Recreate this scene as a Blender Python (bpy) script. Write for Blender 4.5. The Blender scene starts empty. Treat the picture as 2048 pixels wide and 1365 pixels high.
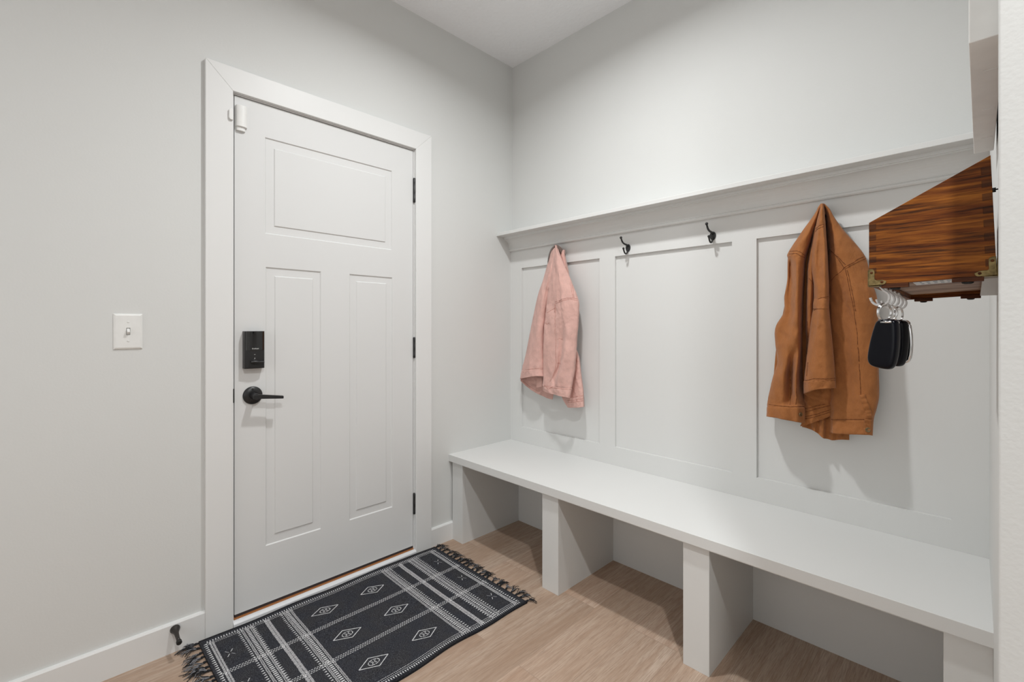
import bpy, bmesh, math, random
from mathutils import Vector, Matrix, noise
random.seed(7)
SC = bpy.context.scene
COL = SC.collection
PI = math.pi

# ------------------------------------------------------------------ materials
def new_mat(name):
    m = bpy.data.materials.new(name); m.use_nodes = True
    nt = m.node_tree
    return m, nt, nt.nodes['Principled BSDF']

def N(nt, t, **kw):
    n = nt.nodes.new(t)
    for k, v in kw.items(): setattr(n, k, v)
    return n

def mapped(nt, scale=(1, 1, 1), rot=(0, 0, 0)):
    tc = N(nt, 'ShaderNodeTexCoord'); mp = N(nt, 'ShaderNodeMapping')
    mp.inputs['Scale'].default_value = scale; mp.inputs['Rotation'].default_value = rot
    nt.links.new(tc.outputs['Object'], mp.inputs['Vector'])
    return mp.outputs['Vector']

def noise_tex(nt, vec, scale, detail=3, rough=.5):
    n = N(nt, 'ShaderNodeTexNoise')
    n.inputs['Scale'].default_value = scale; n.inputs['Detail'].default_value = detail
    n.inputs['Roughness'].default_value = rough
    nt.links.new(vec, n.inputs['Vector'])
    return n.outputs['Fac']

def ramp(nt, fac, stops):
    r = N(nt, 'ShaderNodeValToRGB')
    e = r.color_ramp.elements
    while len(e) < len(stops): e.new(.5)
    for q, (p, c) in zip(e, stops):
        q.position = p; q.color = (*c, 1)
    nt.links.new(fac, r.inputs['Fac'])
    return r.outputs['Color']

def bump(nt, p, fac, strength, dist):
    b = N(nt, 'ShaderNodeBump')
    b.inputs['Strength'].default_value = strength; b.inputs['Distance'].default_value = dist
    nt.links.new(fac, b.inputs['Height']); nt.links.new(b.outputs['Normal'], p.inputs['Normal'])

def mix(nt, a, b, fac, mode='MIX'):
    m = N(nt, 'ShaderNodeMix', data_type='RGBA', blend_type=mode)
    for sock, v in ((m.inputs[6], a), (m.inputs[7], b), (m.inputs[0], fac)):
        if hasattr(v, 'is_linked'): nt.links.new(v, sock)
        elif isinstance(v, tuple): sock.default_value = (*v, 1)
        else: sock.default_value = v
    return m.outputs[2]

def plain(name, c, rough=.5, metal=0, spec=.5, coat=0):
    m, nt, p = new_mat(name)
    p.inputs['Base Color'].default_value = (*c, 1); p.inputs['Roughness'].default_value = rough
    p.inputs['Metallic'].default_value = metal; p.inputs['Specular IOR Level'].default_value = spec
    p.inputs['Coat Weight'].default_value = coat
    v = mapped(nt)
    f = noise_tex(nt, v, 35, 2)
    nt.links.new(ramp(nt, f, [(.3, tuple(x * .97 for x in c)), (.7, tuple(min(1, x * 1.02) for x in c))]), p.inputs['Base Color'])
    return m

def paint(name, c, rough, scale, strength, dist=.002):
    m, nt, p = new_mat(name)
    v = mapped(nt)
    f = noise_tex(nt, v, 2.2, 2)
    nt.links.new(ramp(nt, f, [(.3, tuple(x * .985 for x in c)), (.7, c)]), p.inputs['Base Color'])
    p.inputs['Roughness'].default_value = rough; p.inputs['Specular IOR Level'].default_value = .3
    bump(nt, p, noise_tex(nt, v, scale, 2, .45), strength, dist)
    return m

WALLC = (.70, .706, .692)
M = {}
M['wall'] = paint('wall_paint', WALLC, .75, 150, .10)
M['wall_rough'] = paint('orange_peel_paint', WALLC, .75, 190, .10, .003)
M['ceiling'] = paint('ceiling_texture', (.92, .925, .94), .9, 45, .5, .006)
M['trim'] = paint('white_trim_paint', (.785, .787, .778), .42, 60, .02)
M['locker'] = paint('painted_wood', (.733, .737, .724), .45, 60, .03)
M['door'] = paint('door_paint', (.735, .738, .732), .45, 90, .03)
M['black'] = plain('black_metal', (.012, .012, .012), .42, .0)
M['bronze'] = plain('dark_bronze', (.035, .03, .026), .4, .3)
M['gloss'] = plain('glossy_black', (.004, .004, .005), .06, 0, .5, 1)
M['lock'] = plain('satin_black', (.014, .014, .015), .38)
M['plastic'] = plain('white_plastic', (.82, .82, .80), .35)
M['sill'] = plain('sill_paint', (.80, .81, .83), .35)
M['sillwood'] = plain('sill_oak', (.40, .17, .06), .5)
M['sweep'] = plain('door_sweep', (.035, .025, .026), .6)
M['white_coat'] = plain('white_enamel', (.82, .82, .82), .3)
M['chrome'] = plain('chrome', (.75, .75, .75), .14, 1)
M['fob'] = plain('fob_plastic', (.0012, .0016, .0045), .26, 0, .22)
M['rubber'] = plain('black_rubber', (.01, .009, .008), .7)
M['paper'] = plain('label_paper', (.78, .80, .82), .6)
M['ink'] = plain('label_print', (.30, .36, .42), .6)
M['steel'] = plain('aged_steel', (.42, .38, .35), .45, .6)
M['mark'] = plain('lock_print', (.72, .72, .70), .4)
M['canvas'] = plain('canvas_cloth', (.84, .84, .82), .85)

def wood_box(name, ca, cb, cc, ax=0):
    m, nt, p = new_mat(name)
    s = [120, 120, 290]; s[ax] = 17; s[1] = 90 if ax != 1 else 17
    v = mapped(nt, tuple(s))
    f = noise_tex(nt, v, 1.0, 6, .62)
    f2 = noise_tex(nt, mapped(nt, (s[0] * .3, s[1] * .3, s[2] * .35)), 1.0, 3, .5)
    col = ramp(nt, f, [(.34, ca), (.48, cb), (.66, cc)])
    col = mix(nt, col, (.55, .45, .40), ramp(nt, f2, [(.42, (1, 1, 1)), (.62, (0, 0, 0))]), 'MULTIPLY')
    nt.links.new(col, p.inputs['Base Color'])
    p.inputs['Roughness'].default_value = .55; p.inputs['Specular IOR Level'].default_value = .18
    bump(nt, p, f, .35, .0015)
    return m
M['boxwood'] = wood_box('stained_oak', (.05, .016, .003), (.20, .060, .0065), (.36, .125, .016))
M['boxwood_long'] = wood_box('stained_oak_long', (.05, .016, .003), (.20, .060, .0065), (.36, .125, .016), 1)
M['endgrain'] = wood_box('stained_end_grain', (.04, .013, .004), (.105, .034, .007), (.17, .058, .012))
M['footwood'] = wood_box('dark_foot_wood', (.05, .016, .006), (.11, .036, .012), (.16, .06, .02))
M['basewood'] = wood_box('pale_base_board', (.30, .19, .12), (.38, .25, .17), (.45, .31, .22))
def brass():
    m, nt, p = new_mat('aged_brass')
    f = noise_tex(nt, mapped(nt), 160, 4, .6)
    nt.links.new(ramp(nt, f, [(.3, (.10, .07, .025)), (.7, (.26, .19, .075))]), p.inputs['Base Color'])
    p.inputs['Metallic'].default_value = .7; p.inputs['Roughness'].default_value = .42
    return m
M['brass'] = brass()

def fabric(name, c, dark, weave):
    m, nt, p = new_mat(name)
    v = mapped(nt)
    f = noise_tex(nt, v, 26, 5, .6)
    f2 = noise_tex(nt, mapped(nt, (weave, weave, weave * .35)), 1, 2)
    a = ramp(nt, f, [(.25, tuple(x * .86 for x in c)), (.5, c), (.78, tuple(min(1, x * 1.12) for x in c))])
    col = mix(nt, a, dark, ramp(nt, f2, [(.35, (.22, .22, .22)), (.55, (0, 0, 0))]))
    nt.links.new(col, p.inputs['Base Color'])
    p.inputs['Roughness'].default_value = .9; p.inputs['Specular IOR Level'].default_value = .15
    p.inputs['Sheen Weight'].default_value = .12
    f3 = noise_tex(nt, mapped(nt, (1, 1, .55)), 62, 5, .62)
    b1 = N(nt, 'ShaderNodeBump'); b1.inputs['Strength'].default_value = .55; b1.inputs['Distance'].default_value = .006
    nt.links.new(f3, b1.inputs['Height'])
    bump(nt, p, f2, .3, .0012)
    nt.links.new(b1.outputs['Normal'], p.inputs['Normal'].links[0].from_node.inputs['Normal'])
    return m
BR = (.375, .146, .049); PK = (.70, .435, .382)
M['brown'] = fabric('brown_canvas', BR, (.30, .10, .028), 900)
M['brown_seam'] = plain('brown_topstitch', (.16, .048, .012), .9)
M['brown_edge'] = plain('brown_stitch_light', (.52, .24, .09), .9)
M['pink'] = fabric('pink_denim', PK, (.66, .40, .35), 800)
M['pink_seam'] = plain('pink_topstitch', (.50, .22, .175), .9)
M['pink_edge'] = plain('pink_worn_edge', (.74, .46, .40), .9)
M['grey_lining'] = fabric('grey_brown_lining', (.17, .125, .11), (.08, .06, .05), 700)
M['button'] = plain('antique_button', (.20, .14, .07), .4, .7)

def floor_mat():
    m, nt, p = new_mat('oak_vinyl_planks')
    tc = N(nt, 'ShaderNodeTexCoord'); mp = N(nt, 'ShaderNodeMapping')
    mp.inputs['Rotation'].default_value = (0, 0, PI / 2); mp.inputs['Location'].default_value = (.33, -.035, 0)
    nt.links.new(tc.outputs['Object'], mp.inputs['Vector'])
    b = N(nt, 'ShaderNodeTexBrick')
    b.offset = .37; b.inputs['Scale'].default_value = 1
    b.inputs['Brick Width'].default_value = 1.22; b.inputs['Row Height'].default_value = .178
    b.inputs['Mortar Size'].default_value = .0009; b.inputs['Mortar Smooth'].default_value = .3
    b.inputs['Color1'].default_value = (0, 0, 0, 1); b.inputs['Color2'].default_value = (1, 1, 1, 1)
    nt.links.new(mp.outputs['Vector'], b.inputs['Vector'])
    # shift the grain per plank
    sc = N(nt, 'ShaderNodeVectorMath', operation='SCALE'); sc.inputs['Scale'].default_value = 9.0
    nt.links.new(b.outputs['Color'], sc.inputs[0])
    ad = N(nt, 'ShaderNodeVectorMath', operation='ADD')
    nt.links.new(tc.outputs['Object'], ad.inputs[0]); nt.links.new(sc.outputs[0], ad.inputs[1])
    def g(sx, sy, d, r):
        q = N(nt, 'ShaderNodeMapping'); q.inputs['Scale'].default_value = (sx, sy, 1)
        nt.links.new(ad.outputs[0], q.inputs['Vector'])
        return noise_tex(nt, q.outputs['Vector'], 1, d, r)
    fine = g(330, 16, 4, .65); mid = g(58, 3.2, 5, .62); broad = g(7, .9, 3, .5)
    col = ramp(nt, broad, [(.30, (.46, .335, .25)), (.48, (.545, .425, .335)), (.68, (.63, .52, .43))])
    col = mix(nt, col, (.42, .285, .20), ramp(nt, mid, [(.38, (.55, .55, .55)), (.58, (0, 0, 0))]))
    col = mix(nt, col, (.36, .255, .19), ramp(nt, fine, [(.34, (.75, .75, .75)), (.58, (0, 0, 0))]))
    tint = ramp(nt, b.outputs['Color'], [(.0, (.83, .795, .765)), (.5, (.955, .92, .895)), (1, (.945, .875, .835))])
    col = mix(nt, col, tint, 1.0, 'MULTIPLY')
    col = mix(nt, col, (.30, .215, .165), ramp(nt, b.outputs['Fac'], [(.2, (0, 0, 0)), (1, (.7, .7, .7))]))
    nt.links.new(col, p.inputs['Base Color'])
    p.inputs['Roughness'].default_value = .5; p.inputs['Specular IOR Level'].default_value = .3
    bump(nt, p, fine, .12, .001)
    return m
M['floor'] = floor_mat()

def rug_mat(name, a, b):
    m, nt, p = new_mat(name)
    v = mapped(nt)
    f = noise_tex(nt, v, 420, 3, .7); f2 = noise_tex(nt, v, 14, 3)
    col = ramp(nt, f, [(.36, a), (.56, b), (.74, tuple(x * 3.8 for x in b))])
    col = mix(nt, col, (.88, .92, 1.0), ramp(nt, f2, [(.4, (0, 0, 0)), (.6, (1, 1, 1))]), 'MULTIPLY')
    nt.links.new(col, p.inputs['Base Color'])
    p.inputs['Roughness'].default_value = .95; p.inputs['Specular IOR Level'].default_value = .1
    bump(nt, p, f, .6, .003)
    return m
M['rug'] = rug_mat('charcoal_wool', (.014, .014, .016), (.050, .050, .055))
M['rug_edge'] = rug_mat('charcoal_binding', (.010, .010, .011), (.030, .030, .033))
M['yarn'] = plain('white_yarn', (.62, .62, .63), .95)
M['fringe_dark'] = plain('dark_fringe', (.012, .013, .016), .95)
M['fringe_grey'] = plain('grey_fringe', (.20, .20, .215), .95)

# ------------------------------------------------------------------ mesh helpers
def add_box(bm, x0, x1, y0, y1, z0, z1, mi=0):
    v = [bm.verts.new(p) for p in ((x0, y0, z0), (x1, y0, z0), (x1, y1, z0), (x0, y1, z0), (x0, y0, z1), (x1, y0, z1), (x1, y1, z1), (x0, y1, z1))]
    for f in ((3, 2, 1, 0), (4, 5, 6, 7), (0, 1, 5, 4), (1, 2, 6, 5), (2, 3, 7, 6), (3, 0, 4, 7)):
        bm.faces.new([v[i] for i in f]).material_index = mi
    return v

def add_prism(bm, poly, a, b, fn, mi=0):
    """poly of 2-D points swept from a to b; fn(u, v, w) -> xyz"""
    A = [bm.verts.new(fn(u, v, a)) for u, v in poly]; B = [bm.verts.new(fn(u, v, b)) for u, v in poly]
    n = len(poly); fs = [bm.faces.new(A), bm.faces.new(B[::-1])]
    for i in range(n):
        fs.append(bm.faces.new((A[i], B[i], B[(i + 1) % n], A[(i + 1) % n])))
    for f in fs: f.material_index = mi
    return A + B

def frame_of(t):
    t = t.normalized(); up = Vector((0, 0, 1)) if abs(t.z) < .9 else Vector((0, 1, 0))
    s = t.cross(up).normalized(); return s, s.cross(t).normalized()

def add_tube(bm, path, r, n=8, mi=0, caps=True, flat=1.0):
    path = [Vector(p) for p in path]; rings = []
    for i, p in enumerate(path):
        t = path[min(i + 1, len(path) - 1)] - path[max(i - 1, 0)]
        s, u = frame_of(t); rr = r[i] if isinstance(r, (list, tuple)) else r
        rings.append([bm.verts.new(p + (s * math.cos(k * 2 * PI / n) + u * math.sin(k * 2 * PI / n) * flat) * rr) for k in range(n)])
    for a, b in zip(rings, rings[1:]):
        for k in range(n):
            f = bm.faces.new((a[k], a[(k + 1) % n], b[(k + 1) % n], b[k])); f.material_index = mi; f.smooth = True
    if caps:
        bm.faces.new(rings[0][::-1]).material_index = mi; bm.faces.new(rings[-1]).material_index = mi

def smooth_path(P, n=8):
    P = [Vector(p) for p in P]; out = []
    for i in range(len(P) - 1):
        a, b, c, d = P[max(i - 1, 0)], P[i], P[i + 1], P[min(i + 2, len(P) - 1)]
        for k in range(n):
            t = k / n
            out.append(.5 * ((2 * b) + (c - a) * t + (2 * a - 5 * b + 4 * c - d) * t * t + (3 * b - a - 3 * c + d) * t ** 3))
    return out + [P[-1]]

def add_lathe(bm, prof, org, axis, n=28, mi=0, smooth=True):
    """prof = [(dist along axis, radius)]"""
    ax = Vector(axis).normalized(); s, u = frame_of(ax); org = Vector(org); rings = []
    for d, r in prof:
        if r < 1e-6: rings.append([bm.verts.new(org + ax * d)])
        else: rings.append([bm.verts.new(org + ax * d + (s * math.cos(k * 2 * PI / n) + u * math.sin(k * 2 * PI / n)) * r) for k in range(n)])
    for a, b in zip(rings, rings[1:]):
        for k in range(n):
            k2 = (k + 1) % n
            vs = ([a[0]] if len(a) == 1 else [a[k], a[k2]]) + ([b[0]] if len(b) == 1 else [b[k2], b[k]])
            f = bm.faces.new(vs); f.material_index = mi; f.smooth = smooth
    for ring, flip in ((rings[0], True), (rings[-1], False)):
        if len(ring) > 1: bm.faces.new(ring[::-1] if flip else ring).material_index = mi

def obj(name, bm, mats, parent=None, bevel=0, seg=2, smooth=False):
    bmesh.ops.recalc_face_normals(bm, faces=bm.faces)
    me = bpy.data.meshes.new(name); bm.to_mesh(me); bm.free()
    for m in (mats if isinstance(mats, (list, tuple)) else [mats]): me.materials.append(m)
    if smooth:
        for p in me.polygons: p.use_smooth = True
    o = bpy.data.objects.new(name, me); COL.objects.link(o)
    if bevel:
        md = o.modifiers.new('bevel', 'BEVEL'); md.width = bevel; md.segments = seg; md.limit_method = 'ANGLE'; md.angle_limit = math.radians(40)
        md.harden_normals = False
    if parent:
        o.parent = parent; o.matrix_parent_inverse = Matrix.Translation(-root_loc(parent))
    return o

def root_loc(o):
    l = o.location.copy()
    while o.parent: o = o.parent; l = l * 0 + o.location if not l.length else l
    return l if o.type == 'EMPTY' else Vector((0, 0, 0)) if l.length == 0 else l

def boxobj(name, dims, mat, parent=None, bevel=.0015):
    bm = bmesh.new(); add_box(bm, *dims); return obj(name, bm, mat, parent, bevel)

def thing(name, label, cat, loc, group=None):
    o = bpy.data.objects.new(name, None); COL.objects.link(o); o.location = loc; o.empty_display_size = .05
    o['label'] = label; o['category'] = cat
    if group: o['group'] = group
    return o

def sub(name, bm, mats, part, bevel=0, smooth=False):
    """a sub-part: child of a mesh part (whose own data are in world space)"""
    o = obj(name, bm, mats, None, bevel, 2, smooth)
    o.parent = part
    return o

def struct(o): o['kind'] = 'structure'; return o

def dup(root, shift, label):
    r = root.copy(); COL.objects.link(r); r.location = root.location + Vector(shift); r['label'] = label
    for ch in list(root.children):
        c = ch.copy(); COL.objects.link(c); c.parent = r; c.matrix_parent_inverse = ch.matrix_parent_inverse.copy()
        for g in ch.children:
            d = g.copy(); COL.objects.link(d); d.parent = c; d.matrix_parent_inverse = g.matrix_parent_inverse.copy()
    return r

# ------------------------------------------------------------------ room shell
H = 2.787; L = 2.065
YE = -1.28            # the right wall ends here and the hall opens
XE = 2.0542
bm = bmesh.new(); add_box(bm, -.6, 4.6, -3.75, .15, -.08, 0); struct(obj('floor', bm, M['floor']))
bm = bmesh.new(); add_box(bm, -.15, 4.6, -3.75, .15, H, H + .1); struct(obj('ceiling', bm, M['ceiling']))
bm = bmesh.new(); add_box(bm, -.15, L + .3, 0, .15, 0, H); struct(obj('wall_back', bm, M['wall']))
# left wall with the door opening
DY0, DY1, DT = -1.5505, -.7035, 2.0905
bm = bmesh.new()
for d in ((-.12, 0, -3.6, DY0, 0, H), (-.12, 0, DY1, 0, 0, H), (-.12, 0, DY0, DY1, DT, H)): add_box(bm, *d)
bmesh.ops.remove_doubles(bm, verts=bm.verts, dist=1e-5)
struct(obj('wall_left', bm, M['wall']))
# right wall: face of the nook, then an outside corner and the face turned to the hall
bm = bmesh.new()
add_prism(bm, [(L, 0), (L, YE + .030), (XE, YE + .020), (XE, YE + .0012), (XE + .0004, YE + .0004), (XE + .0014, YE), (4.6, YE), (4.6, 0)], 0, H, lambda u, v, w: (u, v, w))
struct(obj('wall_right', bm, M['wall_rough']))
bm = bmesh.new()
for d in ((-.15, .3, 0, H), (2.5, 4.6, 0, H), (.3, 2.5, 0, .85), (.3, 2.5, 2.25, H)): add_box(bm, d[0], d[1], -3.75, -3.6, d[2], d[3])  # opening behind the camera, added and sized to let soft fill light in
struct(obj('wall_rear', bm, M['wall']))
bm = bmesh.new(); add_box(bm, 4.45, 4.6, -3.6, YE, 0, H); struct(obj('wall_hall', bm, M['wall']))
# baseboards
def baseboard(name, y0, y1, h):
    bm = bmesh.new()
    add_prism(bm, [(0, 0), (.014, 0), (.014, h - .006), (.010, h), (0, h)], y0, y1, lambda u, v, w: (u, w, v))
    return struct(obj(name, bm, M['trim']))
baseboard('baseboard_left', -3.6, -1.6303, .1055)
baseboard('baseboard_left', -.6212, -.050, .0965)

# ------------------------------------------------------------------ door
DA, DB, DZ0, DZ1 = -1.531, -.7233, .0411, 2.0731
door = bpy.data.objects.new('door_1', None); COL.objects.link(door); door.location = (0, (DA + DB) / 2, 0); struct(door)
PANELS = [((-1.4215, -.8437, 1.549, 1.942), (-1.3835, -.8815, 1.5868, 1.903)),
          ((-1.4190, -1.1945, .2735, 1.413), (-1.3815, -1.2315, .3145, 1.3757)),
          ((-1.0630, -.8410, .2722, 1.413), (-1.0265, -.8767, .3113, 1.3785))]
def door_slab():
    bm = bmesh.new()
    ys = sorted({DA, DB} | {p[0][i] for p in PANELS for i in (0, 1)})
    zs = sorted({DZ0, DZ1} | {p[0][i] for p in PANELS for i in (2, 3)})
    def inside(y, z): return any(p[0][0] < y < p[0][1] and p[0][2] < z < p[0][3] for p in PANELS)
    for y0, y1 in zip(ys, ys[1:]):
        for z0, z1 in zip(zs, zs[1:]):
            if not inside((y0 + y1) / 2, (z0 + z1) / 2):
                bm.faces.new([bm.verts.new((0, y, z)) for y, z in ((y0, z0), (y1, z0), (y1, z1), (y0, z1))])
    def ring(r, x): return [bm.verts.new((x, y, z)) for y, z in ((r[0], r[2]), (r[1], r[2]), (r[1], r[3]), (r[0], r[3]))]
    def shr(r, d): return (r[0] + d, r[1] - d, r[2] + d, r[3] - d)
    for out, inn in PANELS:
        rs = [ring(out, 0), ring(shr(out, .0035), -.0048), ring(shr(inn, -.0035), -.0048), ring(inn, -.0008)]
        for a, b in zip(rs, rs[1:]):
            for k in range(4): bm.faces.new((a[k], a[(k + 1) % 4], b[(k + 1) % 4], b[k]))
        bm.faces.new(rs[-1])
    bmesh.ops.remove_doubles(bm, verts=bm.verts, dist=1e-5)
    X = -.044
    c = [(DA, DZ0), (DB, DZ0), (DB, DZ1), (DA, DZ1)]
    f = [bm.verts.new((0, y, z)) for y, z in c]; b = [bm.verts.new((X, y, z)) for y, z in c]
    bm.faces.new(b)
    for k in range(4): bm.faces.new((f[k], f[(k + 1) % 4], b[(k + 1) % 4], b[k]))
    return bm
obj('door_slab', door_slab(), M['door'], door)
CY0, CY1, CI0, CI1, CT, CIT = -1.6303, -.6212, -1.5400, -.7160, 2.1735, 2.0815
bm = bmesh.new()     # mitred casing, one continuous frame
th = .019
for poly in ([(CY0, 0), (CI0, 0), (CI0, CIT), (CY0, CT)], [(CI1, 0), (CY1, 0), (CY1, CT), (CI1, CIT)], [(CY0, CT), (CI0, CIT), (CI1, CIT), (CY1, CT)]):
    add_prism(bm, poly, 0, th, lambda u, v, w: (w, u, v))
obj('door_casing', bm, M['trim'], door, .0016, 2)
bm = bmesh.new()     # jamb lining and stop
add_box(bm, -.12, -.0001, DY0, DA - .003, 0, CIT + .002); add_box(bm, -.12, -.0001, DB + .003, DY1, 0, CIT + .002)
add_box(bm, -.12, -.0001, DA - .003, DB + .003, DZ1 + .0035, DT)
add_box(bm, -.12, -.047, DA - .003, DA + .012, .02, DZ1 + .0035); add_box(bm, -.12, -.047, DB - .012, DB + .003, .02, DZ1 + .0035)
add_box(bm, -.12, -.047, DA + .012, DB - .012, DZ1 - .012, DZ1 + .0035)
obj('door_jamb', bm, M['trim'], door)
bm = bmesh.new()
add_prism(bm, [(-.04, 0), (.020, 0), (.0235, .004), (.0235, .016), (.019, .0215), (.008, .0235), (-.04, .0235)], CI0 + .0005, CI1 - .0005, lambda u, v, w: (u, w, v))
obj('threshold', bm, M['sill'], door, .001)
bm = bmesh.new(); add_box(bm, -.12, .004, DA - .0028, DB + .0028, .0236, .0262)
add_box(bm, -.12, -.002, DA - .0028, DB + .0028, .0262, .0298); obj('sill_board', bm, M['sillwood'], door)
bm = bmesh.new(); add_box(bm, -.040, -.0015, DA + .001, DB - .001, .0300, .0410); obj('door_sweep', bm, M['sweep'], door)
for z0, z1 in ((1.8075, 1.9338), (1.008, 1.1145), (.204, .3125)):
    bm = bmesh.new()
    add_lathe(bm, [(0, .004), (.003, .0068), ((z1 - z0) * .2, .0068), ((z1 - z0) * .2 + .001, .0062), ((z1 - z0) * .4, .0068), ((z1 - z0) * .6, .0068), ((z1 - z0) * .6 + .001, .0062), ((z1 - z0) * .8, .0068), (z1 - z0 - .003, .0068), (z1 - z0, .004)], (.0055, -.7185, z0), (0, 0, 1), 16)
    add_box(bm, -.004, .002, DB - .0005, DB + .0028, z0 + .003, z1 - .003)
    obj('hinge', bm, M['black'], door)['label'] = 'black hinge'
bm = bmesh.new(); add_box(bm, -.02, .0012, DA - .0085, DA - .0005, .872, .926); obj('strike_plate', bm, M['black'], door, .0006)
# smart lock
def crowned(y0, y1, z0, z1, xb, xe, xm, n=14):
    bm = bmesh.new()
    pr = [(y0, xb)] + [(y0 + (y1 - y0) * k / n, xe + (xm - xe) * (1 - (2 * k / n - 1) ** 2)) for k in range(n + 1)] + [(y1, xb)]
    add_prism(bm, pr, z0, z1, lambda u, v, w: (v, u, w)); return bm
lk = obj('smart_lock', crowned(-1.5035, -1.4320, 1.0035, 1.1512, 0, .0285, .0315), M['lock'], door, .0012)
sub('gloss_cover', crowned(-1.4985, -1.4345, 1.0750, 1.1508, .026, .0296, .0330), M['gloss'], lk, .0006)
bm = bmesh.new(); add_lathe(bm, [(0, .0105), (.004, .0105), (.006, .009)], (.030, -1.4700, 1.0300), (1, 0, 0), 20)
add_tube(bm, smooth_path([(.040, -1.484, 1.0295), (.041, -1.470, 1.0305), (.041, -1.455, 1.0285), (.040, -1.437, 1.0275)], 4), [.0045] * 3 + [.0058] * 5 + [.0048] * 5, 10)
sub('thumb_turn', bm, M['lock'], lk, 0)
bm = bmesh.new()
for z in (1.0585, 1.0425): add_box(bm, .0312, .0318, -1.4705, -1.4655, z, z + .0011)
add_box(bm, .0312, .0318, -1.4695, -1.4665, 1.0458, 1.0466)
sub('lock_marking', bm, M['mark'], lk)
def text_mesh(s, size, fn, mat, parent, name, shear=0.0):
    cu = bpy.data.curves.new('lettering', 'FONT'); cu.body = s; cu.size = size; cu.shear = shear; cu.align_x = 'CENTER'; cu.extrude = .00015
    t = bpy.data.objects.new('lettering', cu); COL.objects.link(t)
    dg = bpy.context.evaluated_depsgraph_get(); me = bpy.data.meshes.new_from_object(t.evaluated_get(dg))
    bpy.data.objects.remove(t)
    for v in me.vertices: v.co = Vector(fn(*v.co))
    me.materials.clear(); me.materials.append(mat); me.name = name
    o = bpy.data.objects.new(name, me); COL.objects.link(o); o.parent = parent
    return o
text_mesh('Kwikset', .0075, lambda a, b, c: (.0334 + c, -1.4665 + a, 1.0800 + b), M['mark'], lk, 'lettering', .2)
# lever handle
bm = bmesh.new(); add_lathe(bm, [(0, .0355), (.004, .0355), (.007, .0335), (.010, .024), (.012, .019)], (0, -1.4675, .8945), (1, 0, 0), 40)
ro = obj('door_handle', bm, M['lock'], door); ro['label'] = 'black lever handle with round rose'
bm = bmesh.new(); add_lathe(bm, [(0, .0130), (.020, .0118), (.040, .0118), (.044, .0105)], (.011, -1.4675, .8945), (1, 0, 0), 24)
add_prism(bm, [(-1.4790, .9010), (-1.4560, .9020), (-1.371, .8885), (-1.3695, .8870), (-1.3695, .8785), (-1.371, .8770), (-1.456, .8850), (-1.4790, .8880)], .0475, .0605, lambda u, v, w: (w, u, v))
sub('lever', bm, M['lock'], ro, .0025)
bm = bmesh.new(); add_lathe(bm, [(0, .0042), (.0035, .0042), (.005, .002)], (.0082, -1.4690, .9200), (1, 0, 0), 16); sub('privacy_button', bm, M['gloss'], ro)

# ------------------------------------------------------------------ door sensor, switch, door stop
ds = thing('door_sensor', 'white plastic contact sensor at the top left corner of the white door', 'sensor', (0, -1.509, 1.934))
bm = bmesh.new(); pr = []
for k in range(13):
    a = PI * k / 12; pr.append((-1.5085 - math.cos(a) * .0200, .006 + .013 * math.sin(a) ** .7))
add_prism(bm, [(-1.5285, 0)] + pr + [(-1.4885, 0)], 1.953, 2.036, lambda u, v, w: (v, u, w))
obj('sensor_body', bm, M['plastic'], ds, .0012)
bm = bmesh.new(); pr = [(-1.5105 - math.cos(PI * k / 12) * .0160, .004 + .008 * math.sin(PI * k / 12) ** .7) for k in range(13)]
add_prism(bm, [(-1.5265, 0)] + pr + [(-1.4945, 0)], 1.938, 1.9535, lambda u, v, w: (v, u, w)); obj('lower_cap', bm, M['plastic'], ds, .001)
mg = thing('sensor_magnet', 'small white magnet block stuck on the door casing beside the sensor', 'sensor magnet', (.019, -1.549, 1.965))
bm = bmesh.new(); add_prism(bm, [(-1.5555, 1.972), (-1.5515, 1.9655), (-1.5415, 1.9655), (-1.5415, 2.008), (-1.5515, 2.008), (-1.5555, 2.002)], .019, .0275, lambda u, v, w: (w, u, v)); obj('magnet_case', bm, M['plastic'], mg, .0012)

sw = thing('light_switch', 'white single toggle light switch plate on the left wall', 'light switch', (0, -1.851, 1.092))
bm = bmesh.new()
ring = lambda y0, y1, z0, z1, x: [bm.verts.new((x, y, z)) for y, z in ((y0, z0), (y1, z0), (y1, z1), (y0, z1))]
R0 = (-1.8895, -1.8125, 1.0925, 1.2133); HO = (-1.8562, -1.8458, 1.1405, 1.1650)
rs = []
for d, x in ((0, 0), (0, .0025), (.003, .0050), (.0065, .0062)):
    rs.append(ring(R0[0] + d, R0[1] - d, R0[2] + d, R0[3] - d, x))
rs.append(ring(*HO, .0062)); rs.append(ring(*HO, .001))
for a, b in zip(rs, rs[1:]):
    for k in range(4): bm.faces.new((a[k], a[(k + 1) % 4], b[(k + 1) % 4], b[k]))
bm.faces.new(rs[-1]); obj('wall_plate', bm, M['plastic'], sw, .0008)
bm = bmesh.new(); add_prism(bm, [(.0015, 1.142), (.0015, 1.1635), (.0065, 1.1625), (.0175, 1.1560), (.0185, 1.1500), (.0065, 1.1435)], -1.8550, -1.8470, lambda u, v, w: (u, w, v)); obj('toggle', bm, M['plastic'], sw, .0015)
for z in (1.1855, 1.1205):
    bm = bmesh.new(); add_lathe(bm, [(0, .0032), (.001, .0032), (.0016, .0022)], (.0060, -1.851, z), (1, 0, 0), 14); obj('screw', bm, M['plastic'], sw)

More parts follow.
